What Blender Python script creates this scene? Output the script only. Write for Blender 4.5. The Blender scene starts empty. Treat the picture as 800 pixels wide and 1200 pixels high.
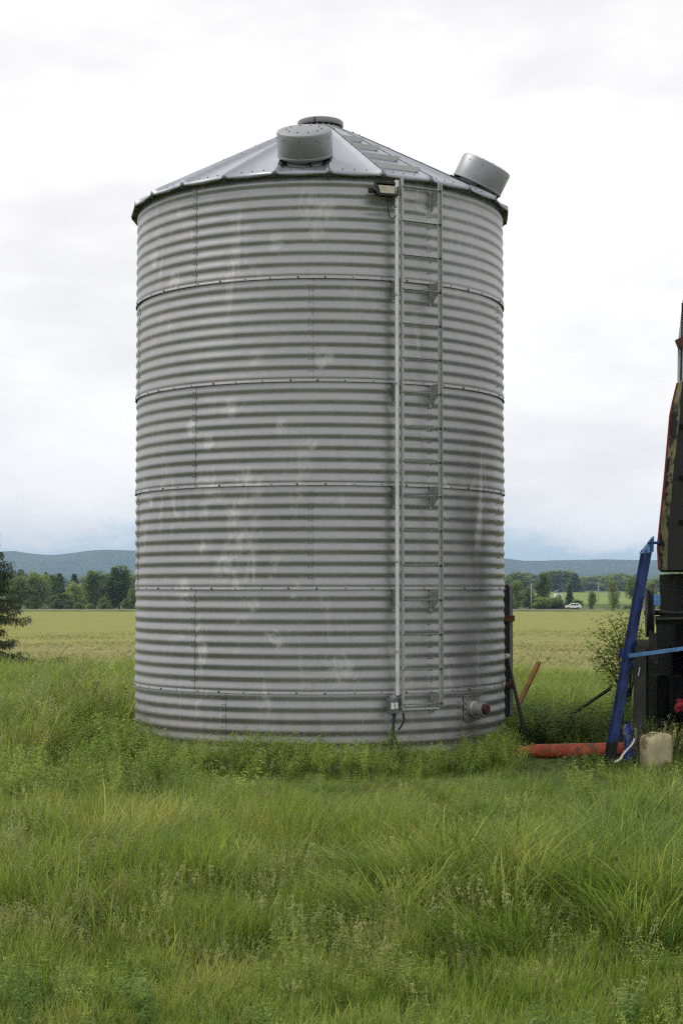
import bpy, math, random
import numpy as np
from mathutils import Vector, Matrix

R_ = math.radians
sc = bpy.context.scene
COL = sc.collection
random.seed(7)
rng = np.random.default_rng(7)

# ------------------------------------------------------------------ camera
CAM_H = 1.91
F_PX = 1943.0                      # focal length in pixels of the 800x1200 photograph
PITCH = math.atan(89.0 / F_PX)
cd = bpy.data.cameras.new('camera')
cam = bpy.data.objects.new('camera', cd)
COL.objects.link(cam)
cam.location = (0, 0, CAM_H)
cam.rotation_euler = (math.pi / 2 + PITCH, 0, 0)
cd.sensor_fit = 'VERTICAL'
cd.sensor_height = 36.0
cd.lens = 36.0 * F_PX / 1200.0
cd.clip_start = 0.1
cd.clip_end = 40000
sc.camera = cam

# ------------------------------------------------------------------ world
SUN_AZ, SUN_EL = R_(-78), R_(56)   # azimuth from +Y towards +X: off to the left
w = bpy.data.worlds.new('World')
sc.world = w
w.use_nodes = True
nt = w.node_tree
nt.nodes.clear()


class NB:
    """tiny node-tree helper"""
    def __init__(self, nt): self.nt = nt
    def n(self, t, ins=None, **kw):
        nd = self.nt.nodes.new(t)
        for k, v in kw.items(): setattr(nd, k, v)
        for k, v in (ins or {}).items():
            s = nd.inputs[k]
            if isinstance(v, bpy.types.NodeSocket): self.nt.links.new(v, s)
            else: s.default_value = v
        return nd
    def math(self, op, a, b=0.0, c=0.0, clamp=False):
        return self.n('ShaderNodeMath', {0: a, 1: b, 2: c}, operation=op, use_clamp=clamp).outputs[0]
    def mix(self, f, a, b):
        nd = self.n('ShaderNodeMix', {0: f}, data_type='RGBA')
        for i, v in ((6, a), (7, b)):
            if isinstance(v, bpy.types.NodeSocket): self.nt.links.new(v, nd.inputs[i])
            else: nd.inputs[i].default_value = (*v[:3], 1)
        return nd.outputs[2]
    def noise(self, vec, scale, detail=4, rough=.55, dist=0.0):
        return self.n('ShaderNodeTexNoise', {'Vector': vec, 'Scale': scale, 'Detail': detail, 'Roughness': rough, 'Distortion': dist}).outputs['Fac']
    def ramp(self, f, lo, hi, a=0.0, b=1.0):
        return self.n('ShaderNodeMapRange', {0: f, 1: lo, 2: hi, 3: a, 4: b}, interpolation_type='SMOOTHSTEP').outputs[0]
    def scale(self, vec, s):
        return self.n('ShaderNodeVectorMath', {0: vec, 1: s}, operation='MULTIPLY').outputs[0]


b = NB(nt)
tc = b.n('ShaderNodeTexCoord')
sky = b.n('ShaderNodeTexSky', sky_type='NISHITA', sun_disc=False, sun_elevation=SUN_EL, sun_rotation=SUN_AZ,
          air_density=1.0, dust_density=1.2, ozone_density=1.5)
sep = b.n('ShaderNodeSeparateXYZ', {0: tc.outputs['Generated']})
zz = b.math('MAXIMUM', sep.outputs[2], 0.0)
vec = b.scale(tc.outputs['Generated'], (1.0, 1.0, 2.4))
n1 = b.noise(vec, 9.0, 6, .55, .25)
n2 = b.noise(vec, 4.2, 5, .5, .2)
n3 = b.noise(b.scale(vec, (1, 1, 1.3)), 13.0, 6, .58, .3)
# cover: closed overcast overhead, breaking up towards the horizon
cov = b.math('ADD', n1, b.math('MULTIPLY', b.ramp(zz, 0.012, 0.095), 0.42))
cov = b.ramp(cov, 0.47, 0.60)
shade = b.ramp(b.math('ADD', b.math('MULTIPLY', n2, .78), b.math('MULTIPLY', n3, .22)), .36, .60)
cloud = b.mix(shade, (6.4, 6.3, 6.35), (7.8, 7.7, 7.6))
skyc = b.mix(.6, sky.outputs[0], (5.0, 6.5, 8.0))
colr = b.mix(cov, skyc, cloud)
bg = b.n('ShaderNodeBackground', {'Color': colr, 'Strength': 0.1})
out = b.n('ShaderNodeOutputWorld', {'Surface': bg.outputs[0]})

# ------------------------------------------------------------------ sun (soft, overcast)
sd = bpy.data.lights.new('sun', 'SUN')
sd.energy = 1.5
sd.angle = R_(20)
sd.color = (1.0, .96, .90)
sun = bpy.data.objects.new('sun', sd)
COL.objects.link(sun)
sdir = Vector((math.sin(SUN_AZ) * math.cos(SUN_EL), math.cos(SUN_AZ) * math.cos(SUN_EL), math.sin(SUN_EL)))
sun.rotation_euler = sdir.to_track_quat('Z', 'Y').to_euler()
sun.location = (-10, -10, 30)

sc.view_settings.view_transform = 'Standard'
sc.view_settings.look = 'None'
sc.view_settings.exposure = 0.55
sc.view_settings.gamma = 1.0
sc.view_settings.use_curve_mapping = False
sc.render.engine = 'CYCLES'
sc.cycles.use_denoising = False
sc.cycles.use_adaptive_sampling = False
sc.cycles.filter_width = 1.3
sc.cycles.max_bounces = 5
sc.cycles.diffuse_bounces = 2
sc.cycles.glossy_bounces = 2
sc.cycles.transmission_bounces = 3
sc.cycles.transparent_max_bounces = 8
sc.cycles.volume_bounces = 0
sc.cycles.caustics_reflective = False
sc.cycles.caustics_refractive = False
sc.cycles.sample_clamp_indirect = 4.0


# ------------------------------------------------------------------ helpers
def at(px, py, Y):
    """photo pixel -> point at ground distance Y in front of the camera"""
    el = PITCH + math.atan((600.0 - py) / F_PX)
    # exact ray through the pixel
    dx, dy, dz = (px - 400.0) / F_PX, 1.0, (600.0 - py) / F_PX
    c, s = math.cos(PITCH), math.sin(PITCH)
    ry, rz = dy * c - dz * s, dy * s + dz * c
    t = Y / ry
    return Vector((dx * t, Y, CAM_H + rz * t))


TY = [-2500, -40, 0, 24, 40, 60, 100, 200, 350, 430, 470, 520, 650, 800, 1000, 1500, 2500, 4000, 9800]
GZ = -.10                          # ground beside the bin
TZ = [GZ, GZ, GZ, GZ, -.35, -.7, -1.3, -2.4, -3.7, -4.25, -4.4, -4.4, -3.6, -2.4, -1.6, -.5, 3, 9, 20]


def tz(y):
    return np.interp(y, TY, TZ)


def hash2(i, j, s):
    h = np.sin(i * 127.1 + j * 311.7 + s * 74.7) * 43758.5453
    return h - np.floor(h)


def vnoise(x, y, s=0):
    x = np.asarray(x, float); y = np.asarray(y, float)
    i, j = np.floor(x), np.floor(y)
    fx, fy = x - i, y - j
    fx = fx * fx * (3 - 2 * fx); fy = fy * fy * (3 - 2 * fy)
    a = hash2(i, j, s); b_ = hash2(i + 1, j, s); c = hash2(i, j + 1, s); d = hash2(i + 1, j + 1, s)
    return (a * (1 - fx) + b_ * fx) * (1 - fy) + (c * (1 - fx) + d * fx) * fy


def fnoise(x, y, s=0):
    return (vnoise(x, y, s) + .5 * vnoise(x * 2.1, y * 2.1, s + 1) + .25 * vnoise(x * 4.3, y * 4.3, s + 2)) / 1.75


def tag(o, label=None, cat=None, group=None, kind=None):
    if label: o['label'] = label
    if cat: o['category'] = cat
    if group: o['group'] = group
    if kind: o['kind'] = kind
    return o


def empty(name, loc=(0, 0, 0), rz=0.0, **kw):
    o = bpy.data.objects.new(name, None)
    COL.objects.link(o)
    o.location = loc
    o.rotation_euler = (0, 0, rz)
    o.empty_display_size = .2
    return tag(o, **kw)


def link_mesh(name, me, parent=None, loc=None, rz=None):
    o = bpy.data.objects.new(name, me)
    COL.objects.link(o)
    if parent: o.parent = parent
    if loc is not None: o.location = loc
    if rz is not None: o.rotation_euler = (0, 0, rz)
    return o


class MB:
    def __init__(self): self.v = []; self.f = []; self.mi = []
    def add(self, vs, fs, m=0):
        k = len(self.v)
        self.v += [tuple(p) for p in vs]
        self.f += [tuple(i + k for i in f) for f in fs]
        self.mi += [m] * len(fs)
        return self
    def box(self, c, s, rot=None, m=0, taper=1.0):
        hx, hy, hz = s[0] / 2, s[1] / 2, s[2] / 2
        vs = []
        for z, t in ((-hz, 1.0), (hz, taper)):
            for x, y in ((-hx, -hy), (hx, -hy), (hx, hy), (-hx, hy)):
                p = Vector((x * t, y * t, z))
                if rot is not None: p = rot @ p
                vs.append(p + Vector(c))
        return self.add(vs, [(3, 2, 1, 0), (4, 5, 6, 7), (0, 1, 5, 4), (1, 2, 6, 5), (2, 3, 7, 6), (3, 0, 4, 7)], m)
    def beam(self, p, q, wx, wy, m=0, roll=0.0):
        """rectangular bar between two points"""
        p, q = Vector(p), Vector(q)
        d = (q - p)
        rot = d.to_track_quat('Z', 'Y').to_matrix() @ Matrix.Rotation(roll, 3, 'Z')
        return self.box((p + q) / 2, (wx, wy, d.length), rot, m)
    def tube(self, path, r, n=8, m=0, cap=True):
        path = [Vector(p) for p in path]
        rs = r if isinstance(r, (list, tuple)) else [r] * len(path)
        vs, fs = [], []
        ref = None
        for i, p in enumerate(path):
            a = path[max(0, i - 1)]; c = path[min(len(path) - 1, i + 1)]
            t = (c - a).normalized()
            if ref is None:
                ref = Vector((0, 0, 1)) if abs(t.z) < .9 else Vector((1, 0, 0))
            x = (ref - t * ref.dot(t)).normalized()
            ref = x
            y = t.cross(x)
            for k in range(n):
                an = 2 * math.pi * k / n
                vs.append(p + (x * math.cos(an) + y * math.sin(an)) * rs[i])
        for i in range(len(path) - 1):
            for k in range(n):
                fs.append((i * n + k, i * n + (k + 1) % n, (i + 1) * n + (k + 1) % n, (i + 1) * n + k))
        if cap:
            fs.append(tuple(reversed(range(n))))
            fs.append(tuple(range((len(path) - 1) * n, len(path) * n)))
        return self.add(vs, fs, m)
    def lathe(self, prof, n=24, M=None, m=0, cap_top=False, cap_bot=False):
        """prof: list of (r, z)"""
        M = M or Matrix.Identity(4)
        vs, fs = [], []
        for r, z in prof:
            for k in range(n):
                an = 2 * math.pi * k / n
                vs.append(M @ Vector((r * math.cos(an), r * math.sin(an), z)))
        for i in range(len(prof) - 1):
            for k in range(n):
                fs.append((i * n + k, i * n + (k + 1) % n, (i + 1) * n + (k + 1) % n, (i + 1) * n + k))
        if cap_bot: fs.append(tuple(reversed(range(n))))
        if cap_top: fs.append(tuple(range((len(prof) - 1) * n, len(prof) * n)))
        return self.add(vs, fs, m)
    def build(self, name, mat, parent=None, smooth=False, bevel=0.0, loc=None, auto=None):
        me = bpy.data.meshes.new(name)
        me.from_pydata(self.v, [], self.f)
        mats = mat if isinstance(mat, (list, tuple)) else [mat]
        for mm in mats: me.materials.append(mm)
        if len(mats) > 1: me.polygons.foreach_set('material_index', self.mi)
        me.update()
        o = link_mesh(name, me, parent, loc)
        if smooth or auto:
            me.shade_smooth()
            if auto: me.set_sharp_from_angle(angle=R_(auto))
        if bevel:
            md = o.modifiers.new('bevel', 'BEVEL')
            md.width = bevel; md.segments = 2; md.limit_method = 'ANGLE'
        return o


def np_mesh(name, V, F, mats, smooth=False, mi=None):
    me = bpy.data.meshes.new(name)
    V = np.asarray(V, np.float32); F = np.asarray(F, np.int32)
    k = F.shape[1]
    me.vertices.add(len(V)); me.vertices.foreach_set('co', V.ravel())
    me.loops.add(F.size); me.loops.foreach_set('vertex_index', F.ravel())
    me.polygons.add(len(F)); me.polygons.foreach_set('loop_start', np.arange(0, F.size, k, dtype=np.int32))
    for m in mats: me.materials.append(m)
    if mi is not None: me.polygons.foreach_set('material_index', np.asarray(mi, np.int32))
    me.update(calc_edges=True)
    if smooth: me.shade_smooth()
    return me


# ------------------------------------------------------------------ materials
def new_mat(name):
    m = bpy.data.materials.new(name)
    m.use_nodes = True
    m.node_tree.nodes.clear()
    return m, NB(m.node_tree)


def finish(b, shader):
    b.n('ShaderNodeOutputMaterial', {'Surface': shader})


def paint(name, col, rough=.6, metal=0.0, var=.25, scale=6.0, spec=.4, wear=None, wear_amt=.5, wear_scale=5, bump=.0):
    m, b = new_mat(name)
    tc = b.n('ShaderNodeTexCoord').outputs['Object']
    n = b.noise(tc, scale, 6, .6)
    c2 = tuple(c * (1 - var) for c in col)
    c3 = tuple(min(1, c * (1 + var)) for c in col)
    c = b.mix(b.ramp(n, .3, .7), c2, c3)
    if wear:
        wn = b.noise(tc, wear_scale, 8, .65, .3)
        c = b.mix(b.ramp(wn, wear_amt, wear_amt + .06), c, wear)
    ins = {'Base Color': c, 'Roughness': b.ramp(n, .2, .8, rough - .1, rough + .1), 'Metallic': metal, 'Specular IOR Level': spec}
    if bump:
        ins['Normal'] = b.n('ShaderNodeBump', {'Height': b.noise(tc, scale * 4, 6, .6), 'Strength': bump, 'Distance': .01}).outputs[0]
    p = b.n('ShaderNodeBsdfPrincipled', ins)
    finish(b, p.outputs[0])
    return m


def leaf_mat(name, ca, cb, cc=None, trans=.35, patch=1.2, rough=.55, inst=True):
    """foliage: per-blade and per-plant variation plus slow patches over the ground"""
    m, b = new_mat(name)
    geo = b.n('ShaderNodeNewGeometry')
    r1 = geo.outputs['Random Per Island']
    c = b.mix(r1, ca, cb)
    if cc:
        pn = b.noise(geo.outputs['Position'], patch, 4, .6)
        f = b.ramp(pn, .46, .66)
        c = b.mix(b.math('MULTIPLY', f, .55), c, cc)
    if inst:
        rnd = b.n('ShaderNodeObjectInfo').outputs['Random']
        tone = b.n('ShaderNodeAttribute', attribute_type='INSTANCER', attribute_name='tone').outputs['Fac'] if inst == 'tone' else rnd
        hs = b.n('ShaderNodeHueSaturation', {'Hue': b.math('MULTIPLY_ADD', tone, -.035, .517), 'Saturation': b.math('MULTIPLY_ADD', tone, -.15, 1.08),
                                            'Value': b.math('ADD', b.math('MULTIPLY', rnd, .35), b.math('MULTIPLY_ADD', tone, .5, .58)), 'Color': c})
        c = hs.outputs[0]
    p = b.n('ShaderNodeBsdfPrincipled', {'Base Color': c, 'Roughness': rough, 'Specular IOR Level': .25})
    t = b.n('ShaderNodeBsdfTranslucent', {'Color': c})
    mx = b.n('ShaderNodeMixShader', {0: trans, 1: p.outputs[0], 2: t.outputs[0]})
    finish(b, mx.outputs[0])
    return m


def galv(name, base=(.40, .40, .385), metal=.55, rough=.42, oxide=True, dirt=True, spots=()):
    m, b = new_mat(name)
    pos = b.n('ShaderNodeNewGeometry').outputs['Position']
    big = b.noise(pos, .9, 5, .6, .4)
    fine = b.noise(pos, 14, 6, .6)
    streak = b.noise(b.scale(pos, (5.5, 5.5, .55)), 1.0, 6, .62, .2)
    rnd = b.n('ShaderNodeObjectInfo').outputs['Random']
    c = b.mix(b.ramp(big, .3, .7), tuple(x * .92 for x in base), tuple(x * 1.07 for x in base))
    c = b.mix(b.math('MULTIPLY', b.ramp(fine, .35, .7), .22), c, tuple(x * .7 for x in base))
    c = b.mix(b.math('MULTIPLY', b.ramp(streak, .5, .75), .12), c, (base[0] * .62, base[1] * .61, base[2] * .56))
    r = b.ramp(big, .3, .7, rough - .06, rough + .1)
    if oxide:
        ox = b.noise(b.scale(pos, (1, 1, .7)), 2.6, 7, .68, .6)
        om = b.noise(pos, .55, 3, .5)
        f = b.math('MULTIPLY', b.ramp(ox, .56, .70), b.ramp(om, .44, .60))
        f = b.math('MAXIMUM', f, b.math('MULTIPLY', b.ramp(b.noise(b.scale(pos, (3.2, 3.2, .5)), 1.0, 7, .66, .5), .56, .70), b.ramp(om, .40, .56)))
        chalk = b.ramp(b.noise(b.scale(pos, (1, 1, .6)), 9.0, 8, .7, .8), .40, .62, .1, 1.0)
        for (sx, sy, sz, sr) in spots:
            d = b.n('ShaderNodeVectorMath', {0: b.n('ShaderNodeVectorMath', {0: pos, 1: (sx, sy, sz)}, operation='SUBTRACT').outputs[0],
                                             1: (1, 1, .8)}, operation='MULTIPLY').outputs[0]
            ln = b.n('ShaderNodeVectorMath', {0: d}, operation='LENGTH').outputs['Value']
            ln = b.math('ADD', ln, b.math('MULTIPLY', b.math('SUBTRACT', ox, .5), sr * 2.6))
            f = b.math('MAXIMUM', f, b.math('MULTIPLY', b.ramp(ln, sr * .3, sr * 1.15, 1.0, 0.0), chalk))
        c = b.mix(b.math('MULTIPLY', f, .85), c, (.58, .575, .56))
        r = b.math('ADD', r, b.math('MULTIPLY', f, .25))
        metal = b.math('MULTIPLY_ADD', f, -.35, metal)
    if dirt:
        z = b.n('ShaderNodeSeparateXYZ', {0: pos}).outputs[2]
        dn = b.math('MULTIPLY', b.ramp(b.math('ADD', z, b.math('MULTIPLY', streak, -.8)), -.35, .25, 1.0, 0.0), .55)
        c = b.mix(dn, c, (.17, .165, .13))
    hs = b.n('ShaderNodeHueSaturation', {'Hue': .5, 'Saturation': 1, 'Value': b.math('MULTIPLY_ADD', rnd, .10, .95), 'Color': c})
    bmp = b.n('ShaderNodeBump', {'Height': b.noise(b.scale(pos, (1, 1, 1.4)), 4, 5, .55), 'Strength': .16, 'Distance': .025}).outputs[0]
    p = b.n('ShaderNodeBsdfPrincipled', {'Base Color': hs.outputs[0], 'Metallic': metal, 'Roughness': r, 'Normal': bmp, 'Specular IOR Level': .4})
    finish(b, p.outputs[0])
    return m


BX, BY = (375 - 400) / F_PX * 20.78, 20.78        # bin axis
BR = 2.286                                        # bin radius: a 15 ft bin


def on_wall(px, py, r=BR):
    """point on the bin wall (radius r) seen at a photo pixel, world coordinates"""
    lo, hi = BY - r - .05, BY
    a, d = at(px, py, 1.0) - Vector((0, 0, CAM_H)), None
    o = Vector((-BX, -BY)); dd = Vector((a.x, a.y))
    A = dd.dot(dd); B_ = 2 * o.dot(dd); C_ = o.dot(o) - r * r
    t = (-B_ - math.sqrt(max(0, B_ * B_ - 4 * A * C_))) / (2 * A)
    return Vector((a.x * t, a.y * t, CAM_H + a.z * t))


SPOTS = [(250, 575, .15), (285, 640, .20), (275, 600, .14), (300, 570, .12), (240, 640, .12), (225, 500, .10), (300, 420, .10), (205, 330, .13), (182, 300, .12), (330, 500, .09), (375, 250, .2), (398, 787, .17), (270, 480, .14), (322, 285, .10), (285, 560, .12), (300, 610, .11), (262, 665, .15),
         (298, 710, .09), (378, 420, .10), (215, 690, .13), (505, 250, .09), (505, 290, .08), (505, 465, .07), (245, 520, .08), (365, 520, .07), (238, 600, .1)]
spots = [(*on_wall(x, y), s) for x, y, s in SPOTS]

M = {}
M['wall'] = galv('galvanized_wall', (.340, .336, .345), .60, .42, spots=spots)
M['roof'] = galv('galvanized_roof', (.32, .345, .385), .45, .48, oxide=False, dirt=False)
M['galv'] = galv('galvanized_fitting', (.42, .42, .42), .5, .42, oxide=False, dirt=False)
M['vent'] = galv('galvanized_vent', (.265, .272, .29), .55, .42, oxide=False, dirt=False)
M['conduit'] = paint('conduit_grey', (.66, .66, .65), .45, .3, .12)
M['bolt'] = paint('bolt_dark', (.05, .048, .045), .6, .4)
M['black'] = paint('black_metal', (.02, .02, .02), .55, .2)
M['lamp_glass'] = paint('lamp_glass', (.40, .37, .28), .25, 0, .15, 10)
M['cable'] = paint('cable_black', (.015, .015, .015), .6)
M['rust'] = paint('rust', (.12, .05, .028), .85, .1, .5, 12, wear=(.05, .03, .02), wear_amt=.55, bump=.3)
M['red_cap'] = paint('dark_red_cap', (.055, .012, .012), .55, 0, .4, 14, wear=(.05, .03, .025), wear_amt=.58)
M['concrete'] = paint('concrete', (.30, .29, .27), .9, 0, .25, 5, bump=.4)
M['channel'] = paint('grey_steel', (.17, .17, .19), .5, .5, .25, 5)
M['wood'] = paint('orange_brown_wood', (.22, .10, .03), .8, 0, .35, 9, bump=.3)
M['blue'] = paint('blue_paint', (.014, .034, .135), .5, 0, .45, 6, wear=(.035, .03, .03), wear_amt=.60, wear_scale=9)
M['blue_light'] = paint('light_blue_paint', (.075, .19, .40), .5, 0, .35, 6, wear=(.05, .05, .06), wear_amt=.60, wear_scale=9)
M['blue_jug'] = paint('blue_plastic', (.04, .08, .40), .4, 0, .12, 8)
M['red_tube'] = paint('faded_red_paint', (.38, .075, .038), .65, 0, .4, 4, wear=(.16, .075, .045), wear_amt=.54, wear_scale=7)
M['orange'] = paint('orange_paint', (.52, .14, .05), .6, 0, .25, 6, wear=(.2, .08, .04), wear_amt=.6)
M['cream'] = paint('cream_plastic', (.44, .39, .23), .7, 0, .25, 6, wear=(.24, .20, .10), wear_amt=.52)
M['rope'] = paint('pale_rope', (.50, .49, .45), .9, 0, .3, 30)
M['red_rag'] = paint('red_cloth', (.26, .02, .03), .9, 0, .4, 14)
M['white_tin'] = paint('dull_white_tin', (.60, .62, .64), .55, 0, .2, 4, wear=(.22, .17, .14), wear_amt=.62)
M['red_edge'] = paint('red_trim', (.22, .03, .025), .6, 0, .4, 9)
M['dark_void'] = paint('black_steel_and_shade', (.008, .0075, .008), .85, 0, .5, 4, spec=.1)  # near-black steel; also paints in the shade of the hollow underneath
M['hull'] = paint('peeling_black_paint', (.010, .009, .010), .6, 0, .4, 3, wear=(.09, .085, .04), wear_amt=.62, wear_scale=2.4)
M['hull_edge'] = paint('peeling_olive_paint', (.17, .16, .08), .65, 0, .3, 4, wear=(.012, .010, .011), wear_amt=.47, wear_scale=2.2)
M['weathered_grey'] = paint('weathered_grey_wood', (.035, .035, .032), .85, 0, .4, 5, bump=.4)
M['asphalt'] = paint('asphalt', (.16, .16, .16), .9, 0, .2, .3)
M['pole'] = paint('pale_pole', (.35, .34, .32), .8)
M['white_wall'] = paint('white_board', (.7, .7, .68), .7, 0, .1, 1)
M['dark_roof'] = paint('dark_shingle', (.06, .06, .065), .8, 0, .2, 1)
M['car_white'] = paint('white_car_paint', (.78, .78, .77), .3, 0, .03, 2)
M['car_glass'] = paint('car_glass', (.02, .025, .03), .12)
M['tyre'] = paint('tyre', (.02, .02, .02), .8)
M['rim'] = paint('rim', (.35, .35, .36), .4, .6)
M['bark'] = paint('bark', (.075, .06, .045), .9, 0, .4, 3, bump=.5)


def ground_mat():
    m, b = new_mat('grassy_ground')
    pos = b.n('ShaderNodeNewGeometry').outputs['Position']
    n = b.noise(pos, .9, 6, .6)
    nb = b.noise(pos, .012, 5, .55)
    c = b.mix(b.ramp(n, .35, .65), (.05, .07, .022), (.09, .115, .036))
    c = b.mix(b.math('MULTIPLY', b.ramp(nb, .42, .6), .5), c, (.12, .14, .045))
    p = b.n('ShaderNodeBsdfPrincipled', {'Base Color': c, 'Roughness': .95, 'Specular IOR Level': .1})
    finish(b, p.outputs[0])
    return m


def field_mat():
    m, b = new_mat('sprouting_field')
    pos = b.n('ShaderNodeNewGeometry').outputs['Position']
    sp = b.n('ShaderNodeSeparateXYZ', {0: pos})
    n = b.noise(pos, .5, 7, .65)
    nb = b.noise(b.scale(pos, (.5, 1, 1)), .035, 5, .6)
    soil = b.mix(b.ramp(n, .35, .66), (.165, .135, .072), (.24, .20, .11))
    green = b.mix(b.ramp(n, .35, .66), (.17, .182, .044), (.225, .225, .060))
    rot = b.n('ShaderNodeMapping', {'Vector': pos, 'Rotation': (0, 0, -R_(24)), 'Scale': (.08, .55, 1)}).outputs[0]
    rowp = b.noise(rot, 1.0, 6, .65)
    far = b.ramp(b.math('ADD', sp.outputs[1], b.math('MULTIPLY', b.math('SUBTRACT', nb, .5), 110)), 40, 150)
    f = b.math('MULTIPLY_ADD', far, .52, .48)
    f = b.math('ADD', f, b.math('MULTIPLY', b.math('SUBTRACT', rowp, .5), 1.1), clamp=True)
    c = b.mix(f, soil, green)
    c = b.mix(b.math('MULTIPLY', b.ramp(nb, .5, .7), .15), c, (.24, .20, .09))
    bmp = b.n('ShaderNodeBump', {'Height': b.noise(pos, 3, 6, .6), 'Strength': .6, 'Distance': .08}).outputs[0]
    p = b.n('ShaderNodeBsdfPrincipled', {'Base Color': c, 'Roughness': .95, 'Specular IOR Level': .1, 'Normal': bmp})
    finish(b, p.outputs[0])
    return m


def hill_mat():
    m, b = new_mat('wooded_hill')
    pos = b.n('ShaderNodeNewGeometry').outputs['Position']
    n = b.noise(pos, .012, 6, .65)
    n2 = b.noise(pos, .0012, 4, .6)
    c = b.mix(b.ramp(n, .35, .65), (.018, .030, .014), (.045, .065, .026))
    c = b.mix(b.math('MULTIPLY', b.ramp(n2, .5, .62), .4), c, (.07, .09, .04))
    p = b.n('ShaderNodeBsdfPrincipled', {'Base Color': c, 'Roughness': .95, 'Specular IOR Level': .05})
    finish(b, p.outputs[0])
    return m


M['ground'] = ground_mat()
M['field'] = field_mat()
M['hill'] = hill_mat()
M['meadow'] = paint('far_meadow', (.16, .21, .06), .95, 0, .15, .02, spec=.05)
M['verge'] = paint('dark_verge', (.11, .135, .045), .95, 0, .35, .2, spec=.05)

M['grass'] = leaf_mat('grass_green', (.112, .195, .028), (.345, .41, .074), (.41, .405, .105), .52, .55, inst='tone')
M['grass_dark'] = leaf_mat('grass_deep', (.074, .162, .029), (.25, .34, .063), (.31, .375, .083), .52, .8, inst='tone')
M['grass_dry'] = leaf_mat('grass_dry', (.31, .30, .12), (.20, .26, .07), None, .3)
M['seed'] = leaf_mat('seed_heads', (.38, .40, .16), (.28, .34, .11), (.34, .28, .15), .45, .9)
M['weed'] = leaf_mat('bedstraw', (.24, .33, .055), (.38, .44, .10), (.18, .27, .055), .48, 1.1, inst='tone')
M['weed_leaf'] = leaf_mat('weed_leaf', (.10, .19, .035), (.19, .29, .065), None, .45)
M['brown_weed'] = leaf_mat('dead_weed', (.045, .028, .016), (.09, .06, .03), None, .1)
M['sprout'] = leaf_mat('sprout', (.18, .21, .05), (.26, .28, .085), None, .35)
M['sapling_leaf'] = leaf_mat('sapling_leaf', (.15, .22, .045), (.29, .36, .09), None, .5, inst=False)
M['needle'] = leaf_mat('spruce_needle', (.024, .045, .016), (.06, .085, .028), (.07, .08, .035), .2, 1.5, inst=False)
M['tree_a'] = leaf_mat('tree_leaf_dark', (.11, .17, .042), (.21, .275, .075), None, .45)
M['tree_b'] = leaf_mat('tree_leaf_mid', (.17, .24, .055), (.29, .355, .095), None, .45)
M['tree_c'] = leaf_mat('tree_leaf_pale', (.15, .20, .05), (.23, .28, .085), None, .4)
M['tree_d'] = leaf_mat('conifer_leaf', (.10, .165, .05), (.18, .25, .075), None, .4)

# ------------------------------------------------------------------ setting: ground, field, road, hills
ys = np.unique(np.concatenate([np.array(TY, float), np.arange(-20, 60, 4), np.geomspace(60, 4000, 60), np.geomspace(4000, 9800, 10)]))


def sheet(name, ya, yb, xfun, mat, lift, nx=24, kind='structure', bump=0.0):
    yy = np.concatenate([[ya], ys[(ys > ya) & (ys < yb)], [yb]])
    V, F = [], []
    for y in yy:
        x0, x1 = xfun(y)
        for k in range(nx + 1):
            V.append((x0 + (x1 - x0) * k / nx, y, float(tz(y)) + lift))
    for i in range(len(yy) - 1):
        for k in range(nx):
            a = i * (nx + 1) + k
            F.append((a, a + 1, a + nx + 2, a + nx + 1))
    me = np_mesh(name, V, F, [mat], smooth=True)
    return tag(link_mesh(name, me), kind=kind)


sheet('ground', -2500, 9800, lambda y: (-7000, 7000), M['ground'], 0.0)
sheet('field', 36, 428, lambda y: (-420, 420), M['field'], .03)
sheet('meadow', 600, 1150, lambda y: (-100, 700), M['meadow'], .06)
# roadside bank, road
bk = MB()
prof = [(428, .0), (430, .25), (434, .45), (440, .5)]
for x0, x1 in [(-420 + 20 * i, -400 + 20 * i) for i in range(42)]:
    vs, fs = [], []
    for x in (x0, x1):
        for yy_, h in prof:
            hh = h * (1 + .25 * math.sin(x * .21) + .15 * math.sin(x * .57)) if 0 < h < .45 else h
            vs.append((x, yy_, float(tz(yy_)) + hh))
    for k in range(3): fs.append((k, 4 + k, 5 + k, 1 + k))
    bk.add(vs, fs)
tag(bk.build('roadside_bank', M['verge']), kind='structure')
rd = MB()
rz = float(tz(440)) + .45
rd.box((0, 443.5, rz), (840, 7.0, .16))
tag(rd.build('road', M['asphalt']), kind='structure')
sh = MB()
sh.add([(-420, 447.1, rz), (420, 447.1, rz), (420, 462, float(tz(462)) + .1), (-420, 462, float(tz(462)) + .1)], [(0, 1, 2, 3)])
tag(sh.build('road_shoulder', M['verge']), kind='structure')


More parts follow.
